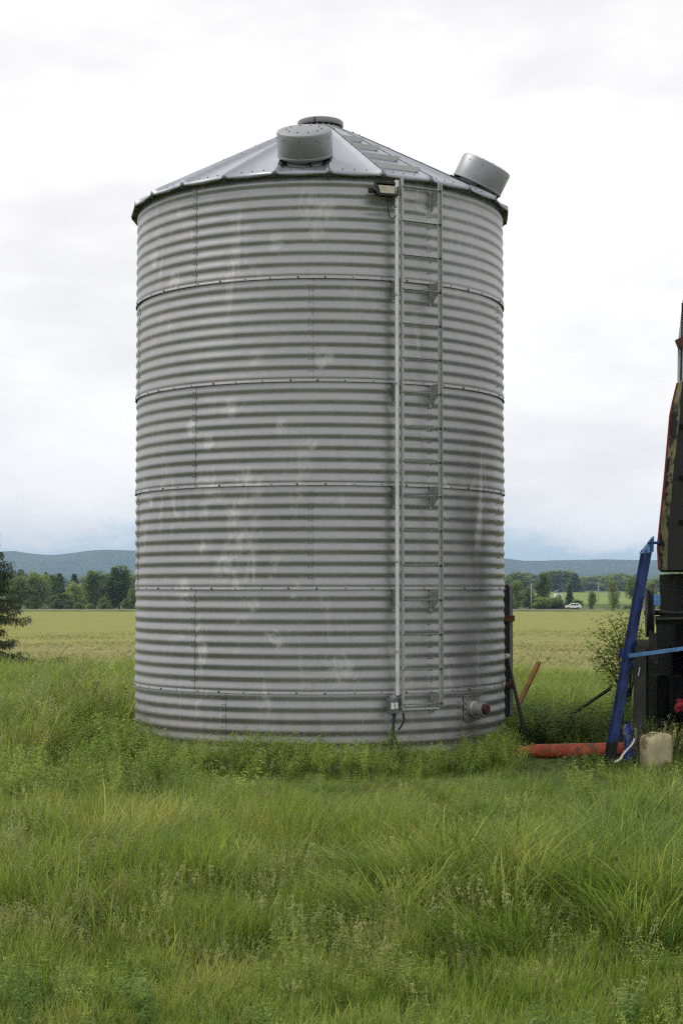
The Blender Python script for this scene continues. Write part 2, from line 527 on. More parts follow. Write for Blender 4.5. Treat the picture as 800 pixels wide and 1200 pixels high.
def ridge(name, Y, pts, depth, seed):
    """a wooded hill range: crest given as photo pixels"""
    xs = np.linspace(-7000 * Y / 7000, 7000 * Y / 7000, 320)
    px = 400 + xs / Y * F_PX
    crest = np.interp(px, [p[0] for p in pts], [p[1] for p in pts])
    z = np.array([at(400, c, Y).z for c in crest])
    z = z + (fnoise(xs / 260, xs * 0, seed) - .5) * 16 + (fnoise(xs / 60, xs * 0, seed + 3) - .5) * 5
    rows = [(-.55, .0), (-.40, .22), (-.25, .52), (-.10, .85), (0, 1.0), (.12, .9), (.4, .4), (.7, 0)]
    V, F = [], []
    for dy, h in rows:
        for i, x in enumerate(xs):
            y = Y + dy * depth + (fnoise(x / 500, dy * 3, seed + 5) - .5) * depth * .25 * (1 if dy != 0 else 0)
            hh = h * (1 + (fnoise(x / 300, dy * 4, seed + 9) - .5) * (.5 if 0 < h < 1 else 0))
            V.append((x, y, -5 + (z[i] + 5) * hh))
    n = len(xs)
    for r in range(len(rows) - 1):
        for i in range(n - 1):
            a = r * n + i
            F.append((a, a + 1, a + n + 1, a + n))
    return tag(link_mesh(name, np_mesh(name, V, F, [M['hill']], smooth=True)), kind='structure')


ridge('hill', 7000, [(-1500, 652), (-500, 640), (-60, 647), (10, 646), (62, 651), (120, 645), (165, 646), (260, 650), (380, 662), (480, 650),
                     (560, 652), (596, 654), (612, 656.5), (650, 657), (700, 656.5), (760, 657), (900, 650), (1400, 640), (2200, 655)], 2200, 3)
ridge('low_hill', 5200, [(-1500, 672), (-200, 670), (60, 672), (300, 673), (600, 673), (700, 670.5), (800, 673), (1500, 670), (2300, 674)], 1500, 17)


# ------------------------------------------------------------------ scatter with geometry nodes (only for uncountable stuff)
def scatter(name, P, rot, scl, idx, objs, label, cat=None, tone=None):
    """P (N,3), rot (N,3) euler, scl (N,3), idx (N) -> one object with instances of objs"""
    src = bpy.data.collections.new(name + '_kinds')
    for i, o in enumerate(objs):
        o.name = '%s_kind_%02d' % (name, i)
        src.objects.link(o)
    me = bpy.data.meshes.new(name)
    n = len(P)
    me.vertices.add(n)
    me.vertices.foreach_set('co', np.asarray(P, np.float32).ravel())
    a = me.attributes.new('rot', 'FLOAT_VECTOR', 'POINT'); a.data.foreach_set('vector', np.asarray(rot, np.float32).ravel())
    a = me.attributes.new('scl', 'FLOAT_VECTOR', 'POINT'); a.data.foreach_set('vector', np.asarray(scl, np.float32).ravel())
    a = me.attributes.new('idx', 'INT', 'POINT'); a.data.foreach_set('value', np.asarray(idx, np.int32).ravel())
    a = me.attributes.new('tone', 'FLOAT', 'POINT'); a.data.foreach_set('value', np.asarray(tone if tone is not None else np.full(n, .5), np.float32).ravel())
    o = link_mesh(name, me)
    g = bpy.data.node_groups.new(name + '_nodes', 'GeometryNodeTree')
    g.interface.new_socket('Geometry', in_out='INPUT', socket_type='NodeSocketGeometry')
    g.interface.new_socket('Geometry', in_out='OUTPUT', socket_type='NodeSocketGeometry')
    N, L = g.nodes.new, g.links.new
    gi, go = N('NodeGroupInput'), N('NodeGroupOutput')
    ci = N('GeometryNodeCollectionInfo')
    ci.inputs['Collection'].default_value = src
    ci.inputs['Separate Children'].default_value = True
    ci.inputs['Reset Children'].default_value = True
    ip = N('GeometryNodeInstanceOnPoints')
    ip.inputs['Pick Instance'].default_value = True
    def attr(nm, t):
        nd = N('GeometryNodeInputNamedAttribute'); nd.data_type = t
        nd.inputs['Name'].default_value = nm
        return nd.outputs['Attribute']
    er = N('FunctionNodeEulerToRotation')
    L(attr('rot', 'FLOAT_VECTOR'), er.inputs[0])
    L(gi.outputs[0], ip.inputs['Points'])
    L(ci.outputs[0], ip.inputs['Instance'])
    L(attr('idx', 'INT'), ip.inputs['Instance Index'])
    L(er.outputs[0], ip.inputs['Rotation'])
    L(attr('scl', 'FLOAT_VECTOR'), ip.inputs['Scale'])
    L(ip.outputs[0], go.inputs[0])
    md = o.modifiers.new('scatter', 'NODES')
    md.node_group = g
    return tag(o, label, cat, kind='stuff')


def src_obj(me):
    return bpy.data.objects.new(me.name, me)


# ------------------------------------------------------------------ grain bin
bin_ = empty('grain_bin', (BX, BY, 0), label='tall round corrugated steel grain bin with conical roof in the grass', cat='grain bin')
RING = 1.165
SEAM0 = .754
TOP = SEAM0 + 5 * RING
AMP = .0078
SH = R_(72)


def wall_sheet_mesh(name, z0, z1, ncorr, phase=0.0, lo_cut=0.0):
    """one curled corrugated sheet, 72 degrees plus a lap, built from z0 (bottom) to z1"""
    spc = 10
    rows = []
    h = z1 - z0
    nrow = int(ncorr * spc)
    for i in range(nrow + 1):
        t = i / nrow
        z = z0 + h * t
        th = 2 * math.pi * (ncorr * t + phase)
        r = AMP * math.sin(th + .22 * math.sin(th))      # underside of each rib short and steep, shoulder long
        rows.append((r, z))
    # bottom edge laps over the ring below
    rows = [(.010, z0 - .028), (.0095, z0 - .012)] + rows
    nc = 26
    V, F = [], []
    for r, z in rows:
        lap = .0065 * max(0, 1 - (z - z0) / (h * .9)) if True else 0
        for k in range(nc + 1):
            ph = SH * 1.017 * k / nc
            rr = BR + r + lap + .0035 * k / nc
            V.append((rr * math.sin(ph), -rr * math.cos(ph), z))
    for i in range(len(rows) - 1):
        for k in range(nc):
            a = i * (nc + 1) + k
            F.append((a, a + 1, a + nc + 2, a + nc + 1))
    return np_mesh(name, V, F, [M['wall']], smooth=True)


full = wall_sheet_mesh('wall_sheet', 0, RING, 9)
low = wall_sheet_mesh('wall_sheet', -.10, SEAM0, 6.6)
offs = [-28.0, -39.0, -2.6, -39.0, -2.6, -39.0]           # lower ring first: where one sheet edge falls


def hexbolt(mb, p, nrm, r=.0095, h=.008):
    nrm = Vector(nrm).normalized()
    q = nrm.to_track_quat('Z', 'Y').to_matrix()
    vs = []
    for hh in (-.004, h):
        for k in range(6):
            vs.append(Vector(p) + q @ Vector((r * math.cos(k * math.pi / 3), r * math.sin(k * math.pi / 3), hh)))
    mb.add(vs, [(6, 7, 8, 9, 10, 11)] + [(k, (k + 1) % 6, 6 + (k + 1) % 6, 6 + k) for k in range(6)])


def pol(r, ph, z=0.0):
    return Vector((r * math.sin(ph), -r * math.cos(ph), z))


for ring in range(6):
    z0 = 0 if ring == 0 else SEAM0 + (ring - 1) * RING
    z1 = SEAM0 if ring == 0 else z0 + RING
    nco = 6 if ring == 0 else 9
    bm_ = MB()
    for s in range(5):
        ph = R_(offs[ring]) + s * SH
        o = link_mesh('wall_sheet', low if ring == 0 else full, bin_, (0, 0, z0), ph)
        for k in range(nco):
            for q, dphi in ((.08, .004), (.60, .004), (.08, .020), (.60, .020)):
                zz_ = z0 + (z1 - z0) * (k + q + .16) / nco
                if zz_ < z1 - .02 and random.random() > .12:
                    hexbolt(bm_, pol(BR + AMP * .55 + .006, ph + dphi, zz_), pol(1, ph + dphi), .0058, .005)
    nb = 46
    if ring > 0:
        for k in range(nb):
            ph = 2 * math.pi * (k + .3 * (ring % 2)) / nb + random.uniform(-.006, .006)
            big = k % 3 == 0
            hexbolt(bm_, pol(BR + .018, ph, z0 - .014), pol(1, ph), .011 if big else .007, .008 if big else .005)
    bo = bm_.build('seam_bolts', M['bolt'], bin_)
    bo['kind'] = 'stuff'

# foundation slab
fm = MB()
fm.lathe([(BR + .16, -.40), (BR + .17, -.08), (BR + .15, -.06), (BR - .2, -.055)], 72)
fm.build('concrete_base', M['concrete'], bin_, smooth=False)

# roof: 24 ribbed panels
SL = math.tan(R_(28.0))
R0, R1 = .255, BR + .065
ZR = TOP + .035 - 0.0


def roof_z(r): return ZR + (BR - r) * SL


def roof_panel_mesh():
    half = R_(7.5)
    prof = [(-1, 0, .040), (-1, .020, .040), (-1, .042, .0), (0, 0, 0.004), (1, .042, .0), (1, .026, .034), (1, .006, .034)]
    rad = [R0, .6, 1.1, 1.7, BR, R1]
    V, F = [], []
    for r in rad:
        hw = r * math.tan(half)
        for s, inset, h in prof:
            x = 0.0 if s == 0 else s * max(hw - inset, hw * .06)
            hh = h * min(1, r / .6)
            V.append((x, -r, roof_z(r) + hh))
    # turned-down eave lip
    for s, inset, h in prof:
        hw = R1 * math.tan(half)
        x = 0.0 if s == 0 else s * max(hw - inset, 0)
        V.append((x, -(R1 + .004), roof_z(R1) + h * .3 - .030 - (.012 if s == 0 else 0.0)))
    n = len(prof)
    for i in range(len(rad)):
        for k in range(n - 1):
            a = i * n + k
            F.append((a, a + 1, a + n + 1, a + n))
    # underside strip closing back to the wall, black to paint the eave shade
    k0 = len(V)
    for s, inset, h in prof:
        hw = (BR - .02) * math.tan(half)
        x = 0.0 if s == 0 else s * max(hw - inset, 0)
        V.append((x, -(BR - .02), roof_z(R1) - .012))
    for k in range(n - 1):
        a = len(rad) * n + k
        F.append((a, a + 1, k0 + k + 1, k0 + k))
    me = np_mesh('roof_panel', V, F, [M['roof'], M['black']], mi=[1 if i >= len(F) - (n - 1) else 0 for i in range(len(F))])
    return me


rp = roof_panel_mesh()
RIB0 = 3.2
rb = MB()
for k in range(24):
    ph = R_(RIB0 - 7.5 + 15 * k)
    link_mesh('roof_panel', rp, bin_, (0, 0, 0), ph)
    # rib bolts and the dark rib end
    phr = R_(RIB0 + 15 * k)
    for r in (.55, .95, 1.4, 1.85, 2.25):
        hexbolt(rb, pol(r, phr + .004, roof_z(r) + .040), (pol(math.sin(R_(28)), phr) + Vector((0, 0, math.cos(R_(28))))), .008, .009)
    for d in (-.07, .07, .13):
        hexbolt(rb, pol(R1 - .1, phr + d, roof_z(R1 - .1) + .006), (0, 0, 1), .007, .008)
rbo = rb.build('roof_bolts', M['bolt'], bin_); rbo['kind'] = 'stuff'
for k in range(24):
    phr = R_(RIB0 + 15 * k)
    e = MB()
    q = Matrix.Rotation(phr, 3, 'Z')
    e.box(pol(R1 + .006, phr, roof_z(R1) - .006), (.045, .02, .085), q)  # black block paints the shade inside the open rib
    e.build('rib_end_shade', M['black'], bin_)

# peak collar and lid
cz = roof_z(.27)
pc = MB()
pc.lathe([(.30, cz - .06), (.285, cz + .02), (.245, cz + .02), (.245, cz + .085)], 32)
pc_o = pc.build('peak_collar', M['galv'], bin_, auto=40)
for k in range(20):
    s = MB()
    ph = 2 * math.pi * k / 20
    s.box(pol(.2465, ph, cz + .035), (.042, .008, .040), Matrix.Rotation(ph, 3, 'Z'))  # black block stands for the shade in an open slot
    s.build('collar_slot', M['black'], pc_o)
lid = MB()
lz = cz + .055
lid.lathe([(.24, lz), (.285, lz), (.29, lz + .01), (.29, lz + .06), (.28, lz + .07), (.15, lz + .10), (.0, lz + .115)], 40, cap_bot=True)
lo_ = lid.build('peak_lid', M['vent'], bin_, auto=40)
cl = MB(); cl.box((-.07, -.292, lz + .03), (.014, .012, .055)); cl.build('lid_clip', M['bolt'], lo_)


# roof vents
def vent(ph_deg, r, label):
    ph = R_(ph_deg)
    base = pol(r, ph, roof_z(r))
    nrm = (pol(math.sin(R_(28)), ph) + Vector((0, 0, math.cos(R_(28))))).normalized()
    q = nrm.to_track_quat('Z', 'Y').to_matrix().to_4x4()
    Mx = Matrix.Translation(base) @ q
    e = MB()
    RV = .315
    e.lathe([(RV - .012, .07), (RV, .07), (RV + .004, .075), (RV + .004, .095), (RV, .10), (RV, .345), (RV - .010, .362), (RV - .03, .370), (.12, .380), (0, .384)], 44, Mx)
    e.lathe([(RV - .012, .07), (RV - .02, .30)], 44, Mx)
    body = e.build('roof_vent', M['vent'], bin_, auto=35)
    body['label'] = label
    nk = MB()
    nk.lathe([(.27, -.10), (.262, .0), (.235, .03), (.235, .30)], 36, Mx)
    nk.build('vent_neck', M['vent'], body, auto=40)
    for k in range(4):
        a = 2 * math.pi * k / 4 + .3
        st = MB()
        st.box(Mx @ Vector((.27 * math.cos(a), .27 * math.sin(a), .12)), (.06, .02, .22), (q.to_3x3() @ Matrix.Rotation(a, 3, 'Z')))
        st.build('vent_strap', M['bolt'], body)
    for s in (-1, 1):
        sq = MB()
        sq.box(Mx @ Vector((0, 0, .015)) + Matrix.Rotation(ph, 3, 'Z') @ Vector((s * .27, 0, 0)), (.05, .52, .05),
               Matrix.Rotation(ph, 3, 'Z') @ Matrix.Rotation(R_(28), 3, 'X'))
        sq.build('vent_flashing', M['black'], body)
    vb = MB()
    for k in range(10):
        a = 2 * math.pi * k / 10
        hexbolt(vb, Mx @ Vector((.2 * math.cos(a), .2 * math.sin(a), .376)), nrm, .008, .008)
        hexbolt(vb, Mx @ Vector(((RV + .001) * math.cos(a + .2), (RV + .001) * math.sin(a + .2), .30)), q.to_3x3() @ Vector((math.cos(a + .2), math.sin(a + .2), 0)), .006, .005)
    o = vb.build('vent_bolts', M['bolt'], body); o['kind'] = 'stuff'


vent(-4.3, 1.93, 'round capped roof vent facing the viewer')
vent(70.7, 2.0, 'round capped roof vent tilted to the right')

# roof ladder steps
for r in (.93, 1.27, 1.68, 2.09):
    ph = R_(RIB0 + 22.5)
    e = MB()
    q = Matrix.Rotation(ph, 3, 'Z')
    wd = 2 * r * math.tan(R_(7.5)) + .03
    e.box(pol(r, ph, roof_z(r) + .055), (wd, .045, .006), q)
    e.box(pol(r + .024, ph, roof_z(r) + .030), (wd, .005, .056), q)
    e.build('roof_step', M['galv'], bin_)

# wall ladder
LP = R_(28.3)
LR = BR + .17
qL = Matrix.Rotation(LP, 3, 'Z')
lad = empty('ladder')
lad.parent = bin_


def lp(sx, out, z):
    """ladder-local: sx across, out = distance beyond LR"""
    return qL @ Vector((sx, -(LR + out), z))


LZ0, LZ1 = .58, 6.53
LW = .245
for s in (-1, 1):
    e = MB()
    e.box(lp(s * LW, 0, (LZ0 + LZ1) / 2), (.040, .006, LZ1 - LZ0), qL)
    e.box(lp(s * (LW + .017), .016 + .004, (LZ0 + LZ1) / 2), (.005, .034, LZ1 - LZ0), qL)
    rail = e.build('ladder_rail', M['galv'], lad)
nr = 16
rs = (LZ1 - .10 - (LZ0 + .03)) / (nr - 1)
lb = MB()
for k in range(nr):
    z = LZ0 + .03 + rs * k
    e = MB()
    e.box(lp(0, -.012, z + .010), (2 * LW - .03, .030, .004), qL)
    e.box(lp(0, -.028, z + .003), (2 * LW - .03, .004, .012), qL)
    e.build('rung', M['galv'], lad)
    for s in (-1, 1): hexbolt(lb, lp(s * LW, .004, z), qL @ Vector((0, -1, 0)), .013, .012)
o = lb.build('ladder_bolts', M['bolt'], lad); o['kind'] = 'stuff'
for k in range(6):
    zt = SEAM0 + RING * k - .02 if k < 5 else 6.47
    zb = zt - .25
    for s in (-1, 1):
        e = MB()
        xw = s * LW
        # wall distance along -y in the ladder frame at this offset
        ww = math.sqrt(BR * BR - xw * xw) + AMP
        a_ = qL @ Vector((xw, -LR, 0)); b_ = qL @ Vector((xw, -ww, 0))
        th = qL @ Vector((.003, 0, 0))
        pts = [(a_, zt), (a_, zt - .10), (b_, zb), (b_, zt)]
        vs = [p + Vector((0, 0, z)) + th * sg for sg in (-1, 1) for p, z in pts]
        e.add(vs, [(0, 1, 2, 3), (7, 6, 5, 4), (0, 4, 5, 1), (1, 5, 6, 2), (2, 6, 7, 3), (3, 7, 4, 0)])
        e.box(qL @ Vector((xw - s * .0 - .014, -ww - .004, 0)) + Vector((0, 0, (zt + zb) / 2)), (.034, .005, zt - zb), qL)
        e.build('ladder_bracket', M['galv'], lad)
# bottom step bar
e = MB(); e.box(lp(0, -.045, LZ0 - .02), (2 * LW, .05, .022), qL); e.build('bottom_step', M['galv'], lad)

# conduit, junction box and cables
cp = lp(-LW - .048, -.03, 0)
cnd = MB()
cnd.tube([cp + Vector((0, 0, .72)), cp + Vector((0, 0, 6.50))], .027, 10)
co = cnd.build('conduit', M['conduit'], bin_, auto=40)
for k in range(6):
    e = MB(); e.box(cp + Vector((0, 0, 1.2 + k * 1.0)), (.06, .05, .025), qL); e.build('conduit_clip', M['galv'], co)
jb = MB()
jp = cp + qL @ Vector((-.045, .03, .60))
jb.box(jp, (.12, .08, .17), qL)
jbo = jb.build('junction_box', M['channel'], bin_, bevel=.006)
for k, (sx, sz) in enumerate(((-.03, .0), (.02, .005))):
    e = MB(); e.box(jp + qL @ Vector((sx, -.045, sz)), (.036, .018, .07), qL); e.build('socket', M['white_wall'], jbo, bevel=.004)
e = MB(); e.box(jp + Vector((0, 0, .10)), (.05, .05, .05), qL); e.build('conduit_elbow', M['galv'], jbo)
for pth in ([(0, -.06), (-.01, -.2), (-.02, -.30), (-.045, -.45), (-.06, -.72)], [(.02, -.06), (.0, -.2), (-.01, -.30), (.04, -.45), (.07, -.70)],
            [(.12, -.08), (.13, -.16), (.10, -.22), (.05, -.26)]):
    e = MB()
    e.tube([jp + qL @ Vector((x, -.02 if i < 3 else -.04, z)) for i, (x, z) in enumerate(pth)], .0115, 6)
    e.build('hanging_cable', M['cable'], bin_, smooth=True)

# work light under the eave
wl = empty('work_light'); wl.parent = bin_
wp = on_wall(447, 227) - Vector((BX, BY, 0))
WP = math.atan2(wp.x, -wp.y)
qW = Matrix.Rotation(WP, 3, 'Z')
tilt = qW @ Matrix.Rotation(R_(-18), 3, 'X')
c0 = pol(BR + .13, WP, wp.z)
e = MB()
fr = [(-.135, .075), (.135, .075), (.115, -.075), (-.115, -.075)]
bk_ = [(-.09, .05), (.09, .05), (.08, -.05), (-.08, -.05)]
vs = [c0 + tilt @ Vector((x, -.05, z)) for x, z in fr] + [c0 + tilt @ Vector((x, .05, z)) for x, z in bk_]
e.add(vs, [(4, 5, 6, 7)] + [(k, 4 + k, 4 + (k + 1) % 4, (k + 1) % 4) for k in range(4)])
for (x0, z0), (x1, z1) in zip(fr, fr[1:] + fr[:1]):
    e.beam(c0 + tilt @ Vector((x0, -.052, z0)), c0 + tilt @ Vector((x1, -.052, z1)), .022, .022)
e.build('lamp_housing', M['black'], wl)
e = MB()
e.add([c0 + tilt @ Vector((x * .74, -.050, z * .66 - .006)) for x, z in fr], [(3, 2, 1, 0)])
e.build('lamp_glass', M['lamp_glass'], wl)
e = MB()
e.box(c0 + qW @ Vector((-.165, .03, .0)), (.05, .05, .05), qW)
e.beam(c0 + qW @ Vector((-.15, .02, 0)), c0 + qW @ Vector((-.05, .12, 0)), .03, .03)
e.build('lamp_bracket', M['black'], wl)
e = MB()
ce = cp + Vector((0, 0, 6.42))
p0 = c0 + Vector((.02, 0, -.08))
e.tube([p0, p0 + Vector((.005, 0, -.10)), p0 + Vector((.02, .0, -.21)), p0 + Vector((.06, 0, -.235)), p0 + Vector((.10, 0, -.19)), (p0 + ce) / 2 + Vector((.045, 0, -.0)), ce], .006, 6)
e.build('lamp_cable', M['cable'], wl, smooth=True)

# unloading outlet
op = on_wall(551, 830) - Vector((BX, BY, 0))
OP = math.atan2(op.x, -op.y)
qO = Matrix.Rotation(OP, 3, 'Z')
MO = Matrix.Translation(pol(BR + AMP, OP, op.z)) @ (qO @ Matrix.Rotation(R_(90), 3, 'X')).to_4x4()
ou = empty('unloading_outlet'); ou.parent = bin_
e = MB(); e.box(pol(BR + .016, OP, op.z + .01), (.30, .008, .30), qO); e.build('outlet_plate', M['wall'], ou)
e = MB(); e.lathe([(.09, 0), (.09, .05), (.074, .06), (.074, .17), (.08, .17), (.08, .19), (.06, .19)], 26, MO); e.build('outlet_collar', M['galv'], ou, auto=40)
e = MB(); e.lathe([(.062, .15), (.062, .215), (.052, .235), (.03, .24), (0, .24)], 26, MO); e.build('outlet_cap', M['red_cap'], ou, auto=40)
e = MB()
for sx in (-.13, -.05, .05, .13):
    for sz in (-.12, .14):
        hexbolt(e, pol(BR + .02, OP, op.z + sz) + qO @ Vector((sx, 0, 0)), pol(1, OP), .010, .01)
for sz in (-.06, 0, .06): hexbolt(e, pol(BR + .02, OP, op.z + sz) + qO @ Vector((-.13, 0, 0)), pol(1, OP), .010, .01)
o = e.build('outlet_bolts', M['bolt'], ou); o['kind'] = 'stuff'

# upright channel clamped to the right flank
CPh = R_(92)
qC = Matrix.Rotation(CPh, 3, 'Z')
ch = empty('side_channel'); ch.parent = bin_
e = MB()
z0, z1 = .30, 1.95
e.box(pol(BR + .045, CPh, (z0 + z1) / 2), (.14, .05, z1 - z0), qC)
e.build('channel_gap_shade', M['black'], ch)  # black filler painting the shaded gap between wall and channel face
e = MB(); e.box(pol(BR + .094, CPh, (z0 + z1) / 2), (.20, .046, z1 - z0 - .03), qC); e.build('channel_face', M['channel'], ch, bevel=.008)
for zc in (.70, 1.53):
    e = MB(); e.box(pol(BR + .075, CPh, zc), (.215, .11, .045), qC); e.box(pol(BR + .075, CPh - .05, zc), (.03, .13, .075), qC)
    e.build('rusty_clamp', M['rust'], ch)


# ------------------------------------------------------------------ clutter beside the bin
def stick(name, p, q, w_, h_, mat, label, cat, extra=None, round_=False):
    root = empty(name, (p[0], p[1], p[2]), label=label, cat=cat)
    e = MB()
    q_ = Vector(q) - Vector(p)
    if round_: e.tube([Vector((0, 0, 0)), q_], w_ / 2, 10)
    else: e.beam((0, 0, 0), q_, w_, h_)
    e.build('shaft', mat, root, smooth=round_)
    return root


rp0, rp1 = at(621.5, 872, 20.0), at(593.5, 769, 20.55)
rp0.z = GZ - .02
rp1.x = max(rp1.x, BX + BR * .999 + .02)
o = stick('leaning_rod', rp0, rp1, .045, .045, M['black'], 'thin black rod with a pale tip leaning against the grain bin', 'rod', round_=True)
e = MB(); e.lathe([(.0, -.03), (.036, -.03), (.044, 0), (.036, .03), (0, .035)], 12, Matrix.Translation(rp1 - rp0)); e.build('rod_tip', M['rope'], o, smooth=True)

pl0, pl1 = at(586, 866, 21.9), at(631, 776, 22.6)
pl0.z = float(tz(21.9)) - .02
stick('wooden_plank', pl0, pl1, .062, .03, M['wood'], 'orange-brown plank leaning out from behind the grain bin', 'plank')

# blue post
bp0, bp1 = at(712, 880, 19.0), at(757, 645, 19.25)
bp0.z = GZ - .02
post = empty('blue_post', bp0, label='slanted dark blue steel post in front of the black machine', cat='post')
d = bp1 - bp0
e = MB(); e.beam(d * .10, d, .095, .10); e.build('beam', M['blue'], post, bevel=.012)
e = MB(); e.beam((0, 0, 0), d * .115, .11, .09); e.build('foot', M['black'], post, bevel=.008)
e = MB()
tp = d + Vector((.035, -.03, .09)); tp2 = d + Vector((-.06, -.06, -.02))
e.add([tp2 + Vector((-.02, 0, -.02)), tp2 + Vector((.13, 0, .0)), tp + Vector((.05, 0, .03)), tp + Vector((.05, 0, .075)), tp2 + Vector((-.02, .14, -.02)), tp2 + Vector((.13, .14, 0)), tp + Vector((.05, .14, .03)), tp + Vector((.05, .14, .075))],
      [(0, 1, 2, 3), (7, 6, 5, 4), (0, 4, 5, 1), (1, 5, 6, 2), (2, 6, 7, 3), (3, 7, 4, 0)])
e.build('top_plate', M['blue_light'], post)
e = MB()
pin = at(759, 636, 19.2) - bp0
e.tube([pin, pin + Vector((.20, .06, 0))], .016, 8); e.beam(pin + Vector((.035, 0, -.09)), pin + Vector((.035, 0, .045)), .022, .03)
e.build('top_pin', M['blue'], post)
e = MB(); e.box(d * .52 + Vector((-.078, -.02, 0)), (.05, .05, .10), d.to_track_quat('Z', 'Y').to_matrix()); e.build('hinge_lug', M['blue'], post)

br0, br1 = at(644, 842, 24.0), at(714, 807, 19.25)
br0.z = float(tz(24)) - .02
stick('iron_bar', br0, br1, .034, .026, M['black'], 'dark iron bar propped from the grass against the blue post', 'bar')

# red auger tube
ta, tb = at(607, 879, 19.9), at(738, 876, 19.35)
ta.z = GZ + .06; tb.z = GZ + .14
aug = empty('auger_tube', ((ta.x + tb.x) / 2, (ta.y + tb.y) / 2, 0), label='faded red auger tube lying in the grass beside the bin', cat='auger')
oc = Vector(aug.location)
e = MB(); e.tube([ta.lerp(tb, .13) - oc, tb - oc], .082, 20, cap=False); e.tube([ta.lerp(tb, .14) - oc, tb - oc], .075, 20, cap=False); e.build('tube', M['red_tube'], aug, auto=40)
e = MB(); e.tube([ta - oc, ta.lerp(tb, .13) - oc], [.06, .062], 18); e.build('end_section', M['orange'], aug, auto=40)
e = MB(); e.tube([ta.lerp(tb, .125) - oc, ta.lerp(tb, .15) - oc], .095, 20); e.build('flange', M['red_tube'], aug, auto=40)
e = MB(); e.tube([ta.lerp(tb, .1) - oc, tb + (tb - ta) * .02 - oc], .022, 10); e.build('shaft', M['rust'], aug, auto=40)

# blue jug
jg = at(735.5, 866, 19.3); jg.z = GZ + .01
jg.z += .03
jug = empty('blue_jug', jg, label='small blue plastic jug standing in the grass behind the slanted blue post', cat='jug')
e = MB()
for z, s in ((0, .9), (.02, 1), (.20, 1), (.245, .8), (.265, .45)):
    pass
prof = [(-.02, .92), (.0, 1.0), (.24, 1.0), (.29, .80), (.315, .42)]
vs, fs = [], []
for z, s in prof:
    for k in range(12):
        a = 2 * math.pi * k / 12 + math.pi / 12
        cx, cy = math.cos(a), math.sin(a)
        p_ = (abs(cx) ** .55) * math.copysign(1, cx), (abs(cy) ** .55) * math.copysign(1, cy)
        vs.append((p_[0] * .052 * s, p_[1] * .075 * s, z))
for i in range(4):
    for k in range(12): fs.append((i * 12 + k, i * 12 + (k + 1) % 12, (i + 1) * 12 + (k + 1) % 12, (i + 1) * 12 + k))
fs.append(tuple(range(48, 60))); fs.append(tuple(reversed(range(12))))
e.add(vs, fs); e.build('jug_body', M['blue_jug'], jug, auto=50)
e = MB(); e.lathe([(.024, .31), (.024, .345), (0, .347)], 12); e.build('jug_cap', M['black'], jug, auto=40)
e = MB(); e.tube([(.0, -.05, .30), (.0, -.03, .34), (0, .04, .335), (0, .06, .29)], .010, 6); e.build('jug_handle', M['blue_jug'], jug, smooth=True)

jug.scale = (1, 1, 1.25)

# cream drum
cm = at(768, 872, 18.7); cm.z = GZ + .01
cm.z -= .01
can = empty('cream_drum', cm, .3, label='squat cream plastic drum in weeds under the black machine', cat='drum')
e = MB()
vs, fs = [], []
prof = [(-.02, .92), (.0, .96), (.08, 1.0), (.14, .97), (.20, 1.0), (.30, .99), (.345, .93), (.37, .75), (.378, .3)]
for z, s in prof:
    for k in range(24):
        a = 2 * math.pi * k / 24
        cx, cy = math.cos(a), math.sin(a)
        vs.append(((abs(cx) ** .6) * math.copysign(1, cx) * .175 * s, (abs(cy) ** .6) * math.copysign(1, cy) * .135 * s, z + .012 * cx))
for i in range(len(prof) - 1):
    for k in range(24): fs.append((i * 24 + k, i * 24 + (k + 1) % 24, (i + 1) * 24 + (k + 1) % 24, (i + 1) * 24 + k))
fs.append(tuple(range((len(prof) - 1) * 24, len(prof) * 24)))
e.add(vs, fs); e.build('drum_body', M['cream'], can, smooth=True)
e = MB(); e.lathe([(.035, .37), (.035, .388), (.0, .39)], 14, Matrix.Translation((.05, 0, 0))); e.build('drum_cap', M['cream'], can, auto=40)
e = MB(); e.tube([(-.10, -.02, .36), (-.09, -.02, .388), (-.02, -.02, .392), (0, -.02, .37)], .011, 6); e.build('drum_handle', M['cream'], can, smooth=True)

# twisted rope
r0, r1 = at(720, 893, 18.1), at(742, 866, 18.7)
e = MB()
N_ = 40
for s in (0, math.pi):
    pts = []
    for k in range(N_ + 1):
        t = k / N_
        p_ = r0.lerp(r1, t) + Vector((.012 * math.sin(t * 9), 0, -.035 * math.sin(math.pi * t)))
        a = s + t * 2 * math.pi * 9
        pts.append(p_ + Vector((math.cos(a), 0, math.sin(a))) * .008 - r0)
    e.tube(pts, .0085, 5)
o = e.build('rope', M['rope'], None, smooth=True, loc=r0)
tag(o, 'pale twisted rope slanting through the grass below the blue jug', 'rope')

# red rag
rg = MB()
g0 = at(797, 826, 18.75)
n = 9
vs, fs = [], []
for i in range(n):
    for k in range(n):
        u_, v_ = i / (n - 1), k / (n - 1)
        vs.append((u_ * .24 - .09 + .02 * math.sin(v_ * 7), .05 * math.sin(u_ * 11 + v_ * 4) + .03 * math.sin(v_ * 9), .12 - v_ * .22 - .10 * abs(u_ - .5) + .02 * math.sin(u_ * 9)))
for i in range(n - 1):
    for k in range(n - 1): fs.append((i * n + k, (i + 1) * n + k, (i + 1) * n + k + 1, i * n + k + 1))
rg.add(vs, fs)
rg.v = [(x * .62, y * .62, z * .62) for x, y, z in rg.v]
o = rg.build('red_rag', M['red_rag'], None, smooth=True, loc=g0)
md = o.modifiers.new('thick', 'SOLIDIFY'); md.thickness = .008
tag(o, 'crumpled red rag hanging at the right edge above the cream drum', 'rag')

